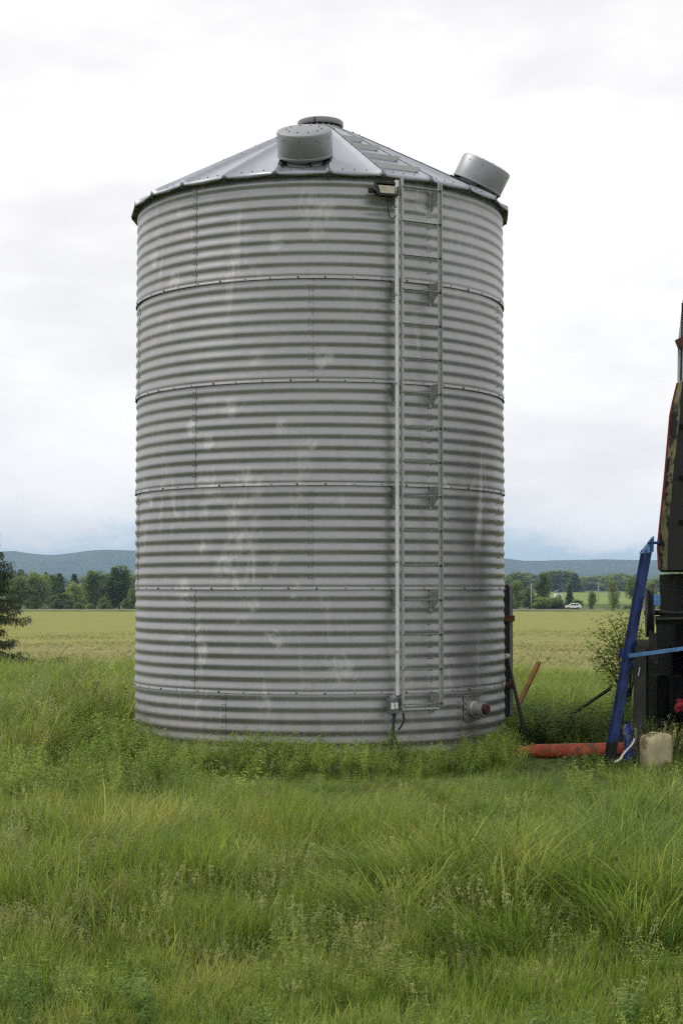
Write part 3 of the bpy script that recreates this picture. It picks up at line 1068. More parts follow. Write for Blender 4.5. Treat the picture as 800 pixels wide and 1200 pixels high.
# ------------------------------------------------------------------ black farm machine at the right edge
MY = 19.1
mc0 = at(860, 880, MY)
mach = empty('farm_machine', (mc0.x, MY + 1.2, 0), label='tall black farm machine with peeling olive paint at right edge', cat='farm machine')
mo = Vector(mach.location)


def mp(px, py, Y=MY): return at(px, py, Y) - mo


XR = 1130
# hull: slanted left outline
prof = [(772, 668), (770.5, 640), (774, 605), (779, 555), (785, 485), (788, 470), (793.5, 447), (800, 443)]
e = MB()
inset = [9, 11, 10, 9, 11, 9, 5, 2]
DEP = 2.4
fr_in = [mp(x + i, y, MY) for (x, y), i in zip(prof, inset)]
fr_out = [Vector((mp(x, y, MY + .16).x, mp(x, y, MY).y + .16, mp(x, y, MY).z)) for (x, y) in prof]
bk_out = [Vector((mp(x + 1.5, y, MY + .16 + DEP).x, p.y + DEP, p.z)) for p, (x, y) in zip(fr_out, prof)]
topR, botR = mp(XR, 443), mp(XR, 668)
# front face
e.add(fr_in + [topR, botR], [tuple(reversed(range(len(fr_in) + 2)))])
# right, top, bottom, back shell
e.add([topR, botR, botR + Vector((0, DEP + .16, 0)), topR + Vector((0, DEP + .16, 0))], [(0, 1, 2, 3)])
e.add([fr_out[-1], fr_in[-1], topR, topR + Vector((0, DEP + .16, 0)), bk_out[-1]], [(0, 1, 2, 3, 4)])
e.add([fr_out[0], fr_in[0], botR, botR + Vector((0, DEP + .16, 0)), bk_out[0]], [(4, 3, 2, 1, 0)])
for i in range(len(prof) - 1):
    e.add([fr_out[i], bk_out[i], bk_out[i + 1], fr_out[i + 1]], [(0, 1, 2, 3)])
hull = e.build('hull', M['hull'], mach)
e = MB()
for i in range(len(prof) - 1):
    e.add([fr_out[i], fr_in[i], fr_in[i + 1], fr_out[i + 1]], [(3, 2, 1, 0)])
e.build('corner_strip', M['hull_edge'], hull)
e = MB()
for i in range(len(prof) - 2):
    e.beam(fr_out[i], fr_out[i + 1], .022, .03)
e.build('edge_trim', M['red_edge'], hull)
for zc in (500, 560, 612):
    e = MB(); a = mp(800, zc); e.box(a + Vector((.9, -.012, 0)), (1.9, .02, .05)); e.build('stiffening_rib', M['dark_void'], hull)
# pale hood on top
e = MB()
hp = [(793, 452), (793.5, 402), (796, 380), (799, 352), (806, 338), (1000, 330), (1000, 452)]
f_ = [mp(x, y, MY + .35) for x, y in hp]
k_ = [Vector((mp(x + 1, y, MY + 1.65).x, p.y + 1.3, p.z)) for p, (x, y) in zip(f_, hp)]
n = len(hp)
e.add(f_ + k_, [tuple(reversed(range(n))), tuple(range(n, 2 * n))] + [(i, (i + 1) % n, n + (i + 1) % n, n + i) for i in range(n)])
hood = e.build('pale_hood', M['white_tin'], mach)
e = MB(); e.beam(mp(793, 404, MY + .2), mp(830, 390, MY + .2), .10, .12); e.build('hood_bracket', M['rust'], hood)
e = MB(); e.beam(mp(797, 452, MY + .3), mp(799, 355, MY + .3), .012, .02); e.build('hood_strut', M['black'], hood)
# lower chassis
e = MB()
xa_ = mp(774, 700, MY + 2.3).x; xb_ = mp(XR, 700).x
e.box(((xa_ + xb_) / 2, mp(774, 700).y + 1.3, mp(774, 700).z), (xb_ - xa_, 2.2, .56)); e.build('chassis_box', M['dark_void'], mach)
e = MB(); e.beam(mp(768, 727, MY - .02), mp(XR, 715, MY - .02), .10, .10); e.build('chassis_beam', M['dark_void'], mach)
e = MB(); e.beam(mp(767, 725, MY - .09), mp(XR, 717, MY - .09), .03, .025); e.build('beam_flange', M['weathered_grey'], mach)
xa_ = mp(770, 745, MY + 1.4).x
e = MB(); e.box(((xa_ + xb_) / 2, mp(770, 745).y + .9, mp(770, 745).z), (xb_ - xa_, 1.2, .36)); e.build('grain_pan', M['dark_void'], mach)
# hollow below: near-black back and side panels added to paint in its shade
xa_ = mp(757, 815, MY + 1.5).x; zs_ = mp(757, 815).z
e = MB(); e.box(((xa_ + xb_) / 2, mp(757, 815).y + 1.5, zs_), (xb_ - xa_, .05, 1.15)); e.build('rear_shade_panel', M['dark_void'], mach)
e = MB(); e.box((xa_ + .03, mp(757, 815).y + .80, zs_), (.04, 1.35, 1.14)); e.build('side_shade_panel', M['dark_void'], mach)
# light blue cross bar
e = MB(); e.beam(mp(736, 768.5, MY - .22), mp(XR, 716, MY - .22), .085, .04); e.build('cross_bar', M['blue_light'], mach)
e = MB(); e.box(mp(769, 703, MY - .05), (.07, .06, .13)); e.build('blue_lug', M['blue_light'], mach)
# pulley seen edge on
e = MB()
pc_ = mp(760.5, 718, MY + .25)
Mx = Matrix.Translation(pc_) @ Matrix.Rotation(R_(90), 4, 'Y') @ Matrix.Rotation(R_(8), 4, 'X')
e.lathe([(.05, -.05), (.26, -.045), (.285, -.045), (.285, -.03), (.255, 0), (.285, .03), (.285, .045), (.26, .045), (.05, .05)], 30, Mx, cap_bot=True, cap_top=True)
pu = e.build('pulley', M['black'], mach, auto=35)
e = MB(); e.tube([pc_ + Vector((-.06, 0, 0)), pc_ + Vector((.5, 0, 0))], .03, 10); e.build('axle', M['black'], pu, smooth=True)
e = MB(); e.beam(mp(761, 730, MY + .1), mp(763, 772, MY + .1), .05, .05); e.beam(mp(766, 742, MY + .1), mp(768, 778, MY + .1), .03, .04); e.build('pulley_guard', M['weathered_grey'], mach)
e = MB(); Mx = Matrix.Translation(mp(752, 757, MY + .0)) @ Matrix.Rotation(R_(90), 4, 'Y')
e.lathe([(.0, -.07), (.06, -.07), (.07, -.05), (.07, .05), (.06, .07), (0, .07)], 16, Mx); e.build('bearing', M['weathered_grey'], mach, auto=40)
# legs
for (xa, ya, xb, yb, wd, mt, Yo) in ((749, 757, 748, 884, .13, 'weathered_grey', .0), (728.5, 788, 727, 872, .045, 'black', .7), (900, 757, 900, 884, .14, 'weathered_grey', 0),
                                     (754, 775, 753, 872, .12, 'weathered_grey', 2.1), (1000, 757, 1000, 872, .14, 'weathered_grey', 2.1)):
    a, c = mp(xa, ya, MY + Yo), mp(xb, yb, MY + Yo)
    c.z = GZ - .03
    e = MB(); e.beam(c, a, wd, wd * .9); e.build('leg', M[mt], mach)
e = MB(); e.beam(mp(727, 790, MY + .7), mp(765, 762, MY + .5), .04, .04); e.build('stay', M['black'], mach)
e = MB(); e.beam(mp(747, 792, MY - .08), mp(749, 782, MY - .08), .02, .01); e.build('white_tag', M['white_tin'], mach)
e = MB(); e.box(mp(782, 815, MY + .4), (.30, .30, .5)); e.box(mp(840, 815, MY + .3), (.5, .4, .8)); e.build('gearbox', M['dark_void'], mach, bevel=.03)

# ------------------------------------------------------------------ grass and weeds
def blades(n, L, spread, width, a0, a1, azs, segs=5, seedoff=0):
    """n tapered arching blades; a0/a1: range of angles from the vertical at the root and at the tip; azs: spread of heading about +x"""
    r = np.random.default_rng(100 + seedoff)
    V, F = [], []
    for k in range(n):
        x, y = r.normal(0, spread, 2)
        z = 0.0
        l = L * r.uniform(.5, 1.15)
        az = r.normal(0, azs)
        t0, t1 = r.uniform(*a0), r.uniform(*a1)
        ww = width * r.uniform(.6, 1.35)
        tw = r.uniform(-.9, .9)
        k0 = len(V)
        for s in range(segs + 1):
            t = s / segs
            th = t0 + (t1 - t0) * t ** 1.3
            side = az + math.pi / 2 + tw * (1 - .5 * t)
            wt = ww / 2 * (1 - t) ** .55 * (.75 + .5 * t) if s < segs else .0002
            V.append((x - math.cos(side) * wt, y - math.sin(side) * wt, z)); V.append((x + math.cos(side) * wt, y + math.sin(side) * wt, z))
            st = l / segs
            x += math.sin(th) * math.cos(az) * st; y += math.sin(th) * math.sin(az) * st; z = max(.004, z + math.cos(th) * st)
        for s in range(segs):
            a = k0 + 2 * s
            F.append((a, a + 1, a + 3, a + 2))
    return V, F


def merge(parts):
    V, F, MI = [], [], []
    for v_, f_, m_ in parts:
        k = len(V)
        V += v_
        F += [tuple(i + k for i in f) for f in f_]
        MI += [m_] * len(f_)
    return V, F, MI


def stalks(n, h, spread, seedoff, head=.13, lean=.15):
    """thin stems with loose seed heads"""
    r = np.random.default_rng(500 + seedoff)
    Vs, Fs, Vh, Fh = [], [], [], []
    for k in range(n):
        bx, by = r.normal(0, spread, 2)
        hh = h * r.uniform(.75, 1.15)
        az = r.uniform(0, 6.28); l = lean * r.uniform(.2, 1.4)
        dx, dy = math.cos(az) * l + lean * .4, math.sin(az) * l
        k0 = len(Vs)
        for t in (0, .5, 1):
            x, y, z = bx + dx * hh * t * t, by + dy * hh * t * t, hh * t
            Vs += [(x - .0012, y, z), (x + .0012, y, z)]
        Fs += [(k0, k0 + 1, k0 + 3, k0 + 2), (k0 + 2, k0 + 3, k0 + 5, k0 + 4)]
        for j in range(16):
            t = 1 - head / hh * r.uniform(0, 1) * 1.0
            sp = .022 * (1 - (1 - t) * 0) * r.uniform(.2, 1)
            a2 = r.uniform(0, 6.28)
            x = bx + dx * hh * t * t + math.cos(a2) * sp; y = by + dy * hh * t * t + math.sin(a2) * sp
            z = hh * t + r.uniform(-.005, .01)
            s = r.uniform(.003, .0065)
            k1 = len(Vh)
            Vh += [(x - s, y, z), (x, y - s, z - s * 1.2), (x + s, y, z + s * .4), (x, y + s, z + s * 2.2)]
            Fh += [(k1, k1 + 1, k1 + 2, k1 + 3)]
    return (Vs, Fs), (Vh, Fh)


def leaf_quad(V, F, p, d, L, W, r, up=.2):
    """a folded pointed leaf from p along d"""
    d = Vector(d).normalized()
    s = d.cross(Vector((r.uniform(-.3, .3), r.uniform(-.3, .3), 1))).normalized() * W / 2
    k = len(V)
    m_ = Vector(p) + d * L * .5 + Vector((0, 0, up * L * .15))
    e_ = Vector(p) + d * L - Vector((0, 0, up * L * .3))
    V += [tuple(p), tuple(m_ - s), tuple(e_), tuple(m_ + s)]
    F += [(k, k + 1, k + 2, k + 3)]


def bedstraw(seedoff, h=.45, nst=9, flower=True):
    r = np.random.default_rng(900 + seedoff)
    V1, F1, V2, F2 = [], [], [], []
    for k in range(nst):
        az = r.uniform(0, 6.28); l = r.uniform(.1, .55)
        hh = h * r.uniform(.6, 1.1)
        bx, by = r.normal(0, .04, 2)
        pts = []
        for s in range(9):
            t = s / 8
            pts.append(Vector((bx + math.cos(az) * l * hh * t ** 1.4 + r.normal(0, .006), by + math.sin(az) * l * hh * t ** 1.4 + r.normal(0, .006), hh * t)))
        k0 = len(V2)
        for p in pts: V2 += [tuple(p - Vector((.0015, 0, 0))), tuple(p + Vector((.0015, 0, 0)))]
        for s in range(8): F2.append((k0 + 2 * s, k0 + 2 * s + 1, k0 + 2 * s + 3, k0 + 2 * s + 2))
        for s, p in enumerate(pts[1:], 1):
            nl = 6
            for j in range(nl):
                a = 6.28 * j / nl + s
                leaf_quad(V2, F2, p, (math.cos(a), math.sin(a), .35), r.uniform(.018, .034), .007, r)
        if flower:
            for j in range(36):
                t = r.uniform(.55, 1.05)
                q = pts[min(8, int(t * 8))] + Vector(r.normal(0, .022, 3))
                s = r.uniform(.004, .008)
                k1 = len(V1)
                a = r.uniform(0, 6.28)
                V1 += [tuple(q + Vector((math.cos(a) * s, math.sin(a) * s, 0))), tuple(q + Vector((-math.sin(a) * s, math.cos(a) * s, s))),
                       tuple(q - Vector((math.cos(a) * s, math.sin(a) * s, 0))), tuple(q + Vector((math.sin(a) * s, -math.cos(a) * s, -s)))]
                F1.append((k1, k1 + 1, k1 + 2, k1 + 3))
    return (V1, F1), (V2, F2)


def broadleaf(seedoff, h=.5, nst=5, L=.085, W=.035):
    r = np.random.default_rng(1300 + seedoff)
    V, F = [], []
    for k in range(nst):
        az = r.uniform(0, 6.28); l = r.uniform(.05, .35)
        hh = h * r.uniform(.6, 1.1)
        bx, by = r.normal(0, .05, 2)
        for s in range(1, 10):
            t = s / 9
            p = Vector((bx + math.cos(az) * l * hh * t, by + math.sin(az) * l * hh * t, hh * t))
            for j in range(3):
                a = 6.28 * j / 3 + s * 1.1 + r.uniform(-.3, .3)
                leaf_quad(V, F, p, (math.cos(a), math.sin(a), r.uniform(-.1, .5)), L * (1.1 - .5 * t) * r.uniform(.7, 1.2), W * (1.1 - .4 * t), r)
    return V, F


def mk(name, parts, mats):
    V, F, MI = merge(parts)
    return src_obj(np_mesh(name, V, F, mats, mi=MI))


G = [M['grass'], M['grass_dark'], M['grass_dry'], M['seed'], M['weed'], M['weed_leaf']]
up_k = [mk('upright', [(*blades(20, .46, .06, .0078, (.05, .35), (.3, 1.3), 2.0, 5, i), 0), (*blades(6, .44, .06, .008, (.05, .35), (.4, 1.5), 2.0, 5, 10 + i), 1),
                       (*blades(3, .40, .06, .006, (.1, .5), (.4, 1.4), 2.0, 4, 20 + i), 2),
                       (*blades(2, .46, .05, .011, (.05, .4), (.6, 1.7), 2.0, 6, 30 + i), i % 2)], G) for i in range(5)]
lod_k = [mk('lodged', [(*blades(18, .66, .07, .0080, (.25, .8), (.9, 1.9), .65, 6, 40 + i), 1 if i % 2 else 0), (*blades(6, .60, .07, .008, (.25, .9), (1.0, 1.9), .6, 6, 50 + i), 0 if i % 2 else 1),
                      (*blades(5, .60, .08, .007, (.3, 1.1), (1.0, 1.8), .9, 5, 60 + i), 2),
                      (*blades(2, .62, .07, .011, (.2, .9), (1.0, 2.0), .8, 7, 70 + i), i % 2)], G) for i in range(5)]
sht_k = [mk('short', [(*blades(20, .17, .055, .0065, (.05, .5), (.4, 1.4), 2.0, 4, 80 + i), 0), (*blades(8, .14, .055, .006, (.1, .8), (.5, 1.6), 2.0, 4, 90 + i), 2 if i % 2 else 1)], G) for i in range(4)]


def seedkind(i, h, n=6):
    (a, b_), (c, d_) = stalks(n, h, .07, i)
    return mk('seeding', [(a, b_, 2), (c, d_, 3)], G)


seed_k = [seedkind(i, .50) for i in range(4)]


def bedkind(i, h):
    (a, b_), (c, d_) = bedstraw(i, h)
    return mk('bedstraw', [(a, b_, 4), (c, d_, 4 if i % 2 else 5)], G)


bed_k = [bedkind(i, .46) for i in range(5)]
brd_k = [mk('broadleaf', [(*broadleaf(i), 5)], G) for i in range(4)]


def zone(n, y0, y1, xa=.215, xb=1.6, pw=1.0):
    """random ground points spread evenly over the wedge the camera sees, with margin"""
    out = []
    while sum(len(o) for o in out) < n:
        y = rng.uniform(y0, y1, n)
        half = xa * y + xb
        hm = xa * y1 + xb
        keep = rng.uniform(0, 1, n) < half / hm
        y = y[keep]; half = half[keep]
        x = rng.uniform(-1, 1, len(y)) * half
        out.append(np.stack([x, y], 1))
    return np.concatenate(out)[:n]


def clear(P, grow=.0):
    x, y = P[:, 0], P[:, 1]
    ok = (x - BX) ** 2 + (y - BY) ** 2 > (BR + .10 + grow) ** 2
    return P[ok]


def place(P, base_scale, rot_z, tiltmax=.12):
    n = len(P)
    z = tz(P[:, 1])
    P3 = np.stack([P[:, 0], P[:, 1], z - .01], 1)
    rot = np.stack([rng.normal(0, tiltmax, n), rng.normal(0, tiltmax, n), rot_z], 1)
    return P3, rot, base_scale


def height(x, y):
    """how tall the sward stands here"""
    nz = fnoise(x / 1.1, y / 1.4, 5)
    nb = fnoise(x / 3.5, y / 3.0, 8)
    near = np.clip((y - 7.9) / 2.2, 0, 1)
    h = .34 + .40 * near
    h = h * (.50 + .85 * nz) * (.75 + .5 * nb)
    left_back = np.clip((-x - 1.6) / 1.2, 0, 1) * np.clip((y - 15.5) / 2.5, 0, 1)
    back = np.clip((y - 21.5) / 2, 0, 1)
    h = h * (1 + np.maximum(.55 * left_back, .12 * back))
    # shorter round the foot of the bin, and trampled beside the auger
    dist = np.hypot(x - BX, y - BY)
    h = h * np.where((y < BY) & (np.abs(x - BX) < 3.0), np.clip((dist - BR) / 6.0, .30, 1), 1)
    h = h * np.where((y > 16.2) & (y < 20.0) & (x > 1.8), .44, np.where((y > 13.5) & (y <= 16.2) & (x > 1.8), .6, 1))
    h = h * np.where((y > 18.0) & (y < 19.7) & (x > 2.1) & (x < 3.6), .75, 1)
    return h


# tussocks: each has its own height, lean and tone
TS = zone(6200, 5.0, 38)
TS_H = rng.uniform(.42, 1.42, len(TS))
TS_T = np.clip(rng.normal(.5, .26, len(TS)) - .2 * np.clip((TS[:, 0] - .2) / 1.5, 0, 1) * (TS[:, 1] < 19), 0, 1)  # tone lowered to the right paints in the shading of the sward
TS_D = (fnoise(TS[:, 0] / 2.4, TS[:, 1] / 2.4, 31) - .5) * 4.2 + rng.normal(0, 1.0, len(TS)) - .1
TS_L = rng.normal(0, .09, len(TS))


def tussock(x, y):
    idx = np.empty(len(x), int)
    for k in range(0, len(x), 800):
        d = (x[k:k + 800, None] - TS[None, :, 0]) ** 2 + ((y[k:k + 800, None] - TS[None, :, 1])) ** 2
        idx[k:k + 800] = d.argmin(1)
    off = np.stack([x - TS[idx, 0], y - TS[idx, 1]], 1)
    return idx, off


ALLP, ALLR, ALLS, ALLI, ALLT = [], [], [], [], []
kinds = up_k + lod_k + sht_k + seed_k + bed_k + brd_k
I_UP, I_LOD, I_SHT, I_SEED, I_BED, I_BRD = 0, 5, 10, 14, 18, 23


def put(P, s3, rz, idx, tilt=.12, tone=None):
    P3, rot, _ = place(P, None, rz, tilt)
    ALLP.append(P3); ALLR.append(rot); ALLS.append(s3); ALLI.append(idx)
    ALLT.append(tone if tone is not None else np.clip(rng.normal(.5, .2, len(P)), 0, 1))


def s3(s, wide=1.0):
    return np.stack([s * wide, s * wide, s], 1)


def sward(n, y0, y1, wide=1.0):
    P = clear(zone(n, y0, y1))
    x, y = P[:, 0], P[:, 1]
    h = height(x, y)
    ti, off = tussock(x, y)
    dc = np.hypot(off[:, 0], off[:, 1])
    h = h * TS_H[ti] * np.clip(1.12 - .9 * dc, .6, 1.12)
    lodn = fnoise(x / 1.6 + 9, y / 1.3, 21) + .22 * np.clip((x + .4) / 2.0, -1, 1) * np.clip((18 - y) / 5, 0, 1)
    is_l = lodn + TS_L[ti] + rng.normal(0, .02, len(P)) > .53
    short = (y < 8.6 + .7 * fnoise(x / .8, x * 0, 3)) & (rng.uniform(0, 1, len(P)) < .8)
    idx = np.where(is_l, I_LOD + rng.integers(0, 5, len(P)), I_UP + rng.integers(0, 5, len(P)))
    idx = np.where(short, I_SHT + rng.integers(0, 4, len(P)), idx)
    outw = np.arctan2(off[:, 1], off[:, 0])
    dirn = np.arctan2(np.sin(TS_D[ti]) + .45 * np.sin(outw) * (dc > .1), np.cos(TS_D[ti]) + .45 * np.cos(outw) * (dc > .1))
    rz = np.where(is_l, dirn + rng.normal(0, .5, len(P)), dirn + rng.normal(0, .9, len(P)))
    s = np.where(short, .75 + .6 * h, np.clip(h, .12, 1.7)) * rng.uniform(.8, 1.2, len(P))
    tone = np.clip(TS_T[ti] + rng.normal(0, .08, len(P)) + .35 * (fnoise(x / 2.5, y / 3, 66) - .5), 0, 1)
    put(P, s3(s, wide), rz, idx, tone=tone)


sward(8500, 5.2, 10.5)
sward(9000, 10.5, 15.5)
sward(9500, 15.5, 23, 1.1)
sward(15000, 23, 37.5, 1.35)


def seeds(n, y0, y1, thr, sc_):
    P = clear(zone(n, y0, y1))
    x, y = P[:, 0], P[:, 1]
    f = fnoise(x / 1.5 + 3, y / 1.7, 51) + .12 * np.clip((-x) / 2, -1, 1)
    P = P[f > thr]
    x, y = P[:, 0], P[:, 1]
    s = np.clip(height(x, y), .2, 1.3) * sc_ * rng.uniform(.8, 1.25, len(P))
    put(P, s3(s), rng.uniform(0, 6.28, len(P)), I_SEED + rng.integers(0, 4, len(P)))


seeds(2400, 6, 12.5, .48, .9)
seeds(2600, 12.5, 22, .44, 1.1)
seeds(3000, 22, 36, .47, 1.0)

# bedstraw: thick round the foot of the bin and in drifts to the left
P = []
for k in range(1000):
    a = R_(rng.uniform(-115, 100)); r_ = BR + .2 + abs(rng.normal(0, .5))
    P.append((BX + r_ * math.sin(a), BY - r_ * math.cos(a)))
P = np.array(P)
x = P[:, 0]
keep = (fnoise(P[:, 0] / .55, P[:, 1] / .6, 77) > .30) & ~((P[:, 0] > 2.05) & (P[:, 1] > 17.8))
P = P[keep]
put(P, s3(rng.uniform(.28, .95, len(P)) * (.60 + .7 * fnoise(P[:, 0] / .5, P[:, 1] / .5, 78))), rng.uniform(0, 6.28, len(P)), I_BED + rng.integers(0, 5, len(P)))
P = clear(zone(2600, 13.8, 30))
f = fnoise(P[:, 0] / 1.2, P[:, 1] / 1.6, 91) + .16 * np.clip((-P[:, 0] - 1) / 2, -1, 1)
P = P[(f > .62) & ~((P[:, 0] > 1.7) & (P[:, 1] > 15.0) & (P[:, 1] < 20.4))]
put(P, s3(rng.uniform(.7, 1.25, len(P))), rng.uniform(0, 6.28, len(P)), I_BED + rng.integers(0, 5, len(P)))
P = zone(2200, 6.0, 15)
f = fnoise(P[:, 0] / .7, P[:, 1] / .7, 95)
P = P[f > .52]
put(P, s3(rng.uniform(.25, .6, len(P))), rng.uniform(0, 6.28, len(P)), I_BED + rng.integers(0, 5, len(P)))
P = zone(1500, 6.0, 16)
f = fnoise(P[:, 0] / .9, P[:, 1] / .8, 195)
P = P[f > .56]
put(P, s3(rng.uniform(.25, .55, len(P)), 1.15), rng.uniform(0, 6.28, len(P)), I_BRD + rng.integers(0, 4, len(P)))
# dark leafy weeds behind the auger tube and round the machine
P = np.stack([rng.uniform(2.0, 4.6, 420), rng.uniform(20.5, 25.5, 420)], 1)
P = clear(P, .05)
put(P, s3(rng.uniform(.55, 1.15, len(P))), rng.uniform(0, 6.28, len(P)), I_BRD + rng.integers(0, 4, len(P)))
P = np.stack([rng.uniform(2.3, 4.8, 60), rng.uniform(17.6, 18.9, 60)], 1)
put(P, s3(rng.uniform(.2, .45, len(P))), rng.uniform(0, 6.28, len(P)), I_BRD + rng.integers(0, 4, len(P)))
P = np.stack([rng.uniform(3.3, 4.4, 40), rng.uniform(18.6, 19.4, 40)], 1)
put(P, s3(rng.uniform(.6, 1.1, len(P))), rng.uniform(0, 6.28, len(P)), I_SEED + rng.integers(0, 4, len(P)))

scatter('grass', np.concatenate(ALLP), np.concatenate(ALLR), np.concatenate(ALLS), np.concatenate(ALLI), kinds,
        'long wind-bent green grass with seed heads and bedstraw around the bin', 'grass', tone=np.concatenate(ALLT))

# dead dock by the foot of the bin
bw = on_wall(362, 888); bw = Vector((bw.x, bw.y - .28, GZ))
dd_ = empty('dead_weed', bw, label='dark brown dead weed clump at the foot of the grain bin', cat='weed')
V, F = broadleaf(55, .34, 9, .09, .04)
link_mesh('leaves', np_mesh('dead_leaves', V, F, [M['brown_weed']]), dd_)
e = MB()
for k in range(7):
    a = k * .9
    e.tube([(0, 0, -.03), (math.cos(a) * .04, math.sin(a) * .04, .15), (math.cos(a) * .11, math.sin(a) * .11, .32)], .005, 5)
e.build('stems', M['bark'], dd_)

# crop rows on the field
spr = []
for i in range(3):
    r = np.random.default_rng(70 + i)
    V, F = [], []
    for k in range(9):
        a = r.uniform(0, 6.28)
        leaf_quad(V, F, (r.normal(0, .05), r.normal(0, .02), 0.0), (math.cos(a), math.sin(a), r.uniform(.5, 1.4)), r.uniform(.10, .18), .028, r, .6)
    spr.append(src_obj(np_mesh('sprout', V, F, [M['sprout']])))
PP = []
dirr = R_(24)                                    # rows run away to the right
ca, sa = math.cos(dirr), math.sin(dirr)
for row in np.arange(-190, 190, .78):
    t = np.arange(0, 240, .34)
    t = t + rng.uniform(-.1, .1, len(t))
    x = row * sa + (t - 120) * ca; y = 100 - row * ca + (t - 120) * sa
    ok = (y > 37.2) & (y < 150) & (np.abs(x) < .23 * y + 3) & (fnoise(x / 6, y / 9, 61) + rng.normal(0, .12, len(x)) > .36 + .32 * np.clip((y - 60) / 90, 0, 1))
    PP.append(np.stack([x[ok], y[ok]], 1) + rng.normal(0, .03, (int(ok.sum()), 2)))
PP = np.concatenate(PP)
n = len(PP)
rot = np.stack([np.zeros(n), np.zeros(n), rng.uniform(0, 6.28, n)], 1)
sc_ = rng.uniform(.5, 1.05, n)
scatter('crop_rows', np.stack([PP[:, 0], PP[:, 1], tz(PP[:, 1]) + .03], 1), rot, np.stack([sc_] * 3, 1), rng.integers(0, 3, n), spr,
        'thin rows of young green crop across the brown field', 'crop')

# ------------------------------------------------------------------ sapling by the machine
sp0 = at(737, 850, 22.6); sp0.z = float(tz(22.6))
sap = empty('sapling', sp0, label='loose leafy sapling growing behind the slanted blue post', cat='sapling')
r = np.random.default_rng(5)
tr = MB()
V, F = [], []
targets = [(690, 752), (700, 735), (712, 722), (724, 716), (738, 722), (752, 728), (700, 775), (715, 790), (708, 760), (728, 745), (742, 752), (755, 742), (722, 770), (740, 780), (735, 735), (748, 765), (716, 745)]
for k, (px, py) in enumerate(targets):
    tgt = at(px, py, 22.6 + r.uniform(-.45, .45)) - sp0
    mid = Vector((tgt.x * .25 + r.normal(0, .04), tgt.y * .3, tgt.z * .62))
    pts = [Vector((r.normal(0, .02), r.normal(0, .02), -.02)), Vector((tgt.x * .06, 0, tgt.z * .3)), mid, mid.lerp(tgt, .55) + Vector((0, 0, .05)), tgt]
    tr.tube(pts, [.013, .011, .008, .006, .003], 5)
    for j in range(115):
        t = r.uniform(.15, 1.0)
        a_, c_ = (mid, tgt)
        p = a_.lerp(c_, t) + Vector(r.normal(0, .085, 3)) + Vector((0, 0, .04 * math.sin(t * 3.1)))
        an = r.uniform(0, 6.28)
        leaf_quad(V, F, p, (math.cos(an), math.sin(an), r.uniform(-.7, .6)), r.uniform(.06, .10), r.uniform(.03, .045), r)
tr.build('trunk', M['bark'], sap, smooth=True)
link_mesh('crown', np_mesh('sapling_crown', V, F, [M['sapling_leaf']]), sap)

# ------------------------------------------------------------------ spruce at the left edge
s0 = at(-34, 790, 39.0); s0.z = float(tz(39.0))
spru = empty('spruce_tree', s0, label='dark spruce with drooping branches at the left edge', cat='tree')
r = np.random.default_rng(11)
e = MB()
SHt = 4.8
e.tube([(0, 0, -.1), (.02, 0, 1.5), (.0, .03, 3.2), (0, 0, SHt)], [.13, .10, .065, .012], 9)
e.build('trunk', M['bark'], spru, smooth=True)
V, F = [], []
br = MB()
for lev in np.arange(.62, SHt - .1, .20):
    rad = 2.15 * (1 - lev / SHt) ** .9 * (1 + .12 * math.sin(lev * 7))
    gap = .62 if 1.15 < lev < 1.65 else 1.0
    nb = 9
    for k in range(nb):
        a = 6.28 * k / nb + lev * 5 + r.uniform(-.3, .3)
        L = rad * r.uniform(.72, 1.12) * (gap if math.cos(a) > .2 else 1) * (.93 if lev > 1.15 else 1.18)
        d = Vector((math.cos(a), math.sin(a), 0))
        pts = [Vector((0, 0, lev)), d * L * .4 + Vector((0, 0, lev - .16 * L)), d * L * .75 + Vector((0, 0, lev - .24 * L)), d * L + Vector((0, 0, lev - .18 * L))]
        br.tube(pts, [.022, .016, .010, .004], 4, cap=False)
        nl = int((430 if lev > 1.2 else 460) * L / 1.2) + 40
        for j in range(nl):
            t = r.uniform(.12, 1.0)
            seg = min(2, int(t * 3)); f_ = t * 3 - seg
            p = pts[seg].lerp(pts[seg + 1], f_)
            side = d.cross(Vector((0, 0, 1))) * r.normal(0, .12 + .14 * (1 - t))
            p = p + side + Vector((0, 0, r.uniform(-.13, .03)))
            dn = (d * r.uniform(.0, .8) + side * 2 + Vector((0, 0, r.uniform(-1.6, .1))))
            leaf_quad(V, F, p, dn, r.uniform(.05, .12), r.uniform(.012, .024), r)
br.build('branches', M['bark'], spru, smooth=True)['kind'] = 'stuff'
link_mesh('crown', np_mesh('spruce_crown', V, F, [M['needle']]), spru)


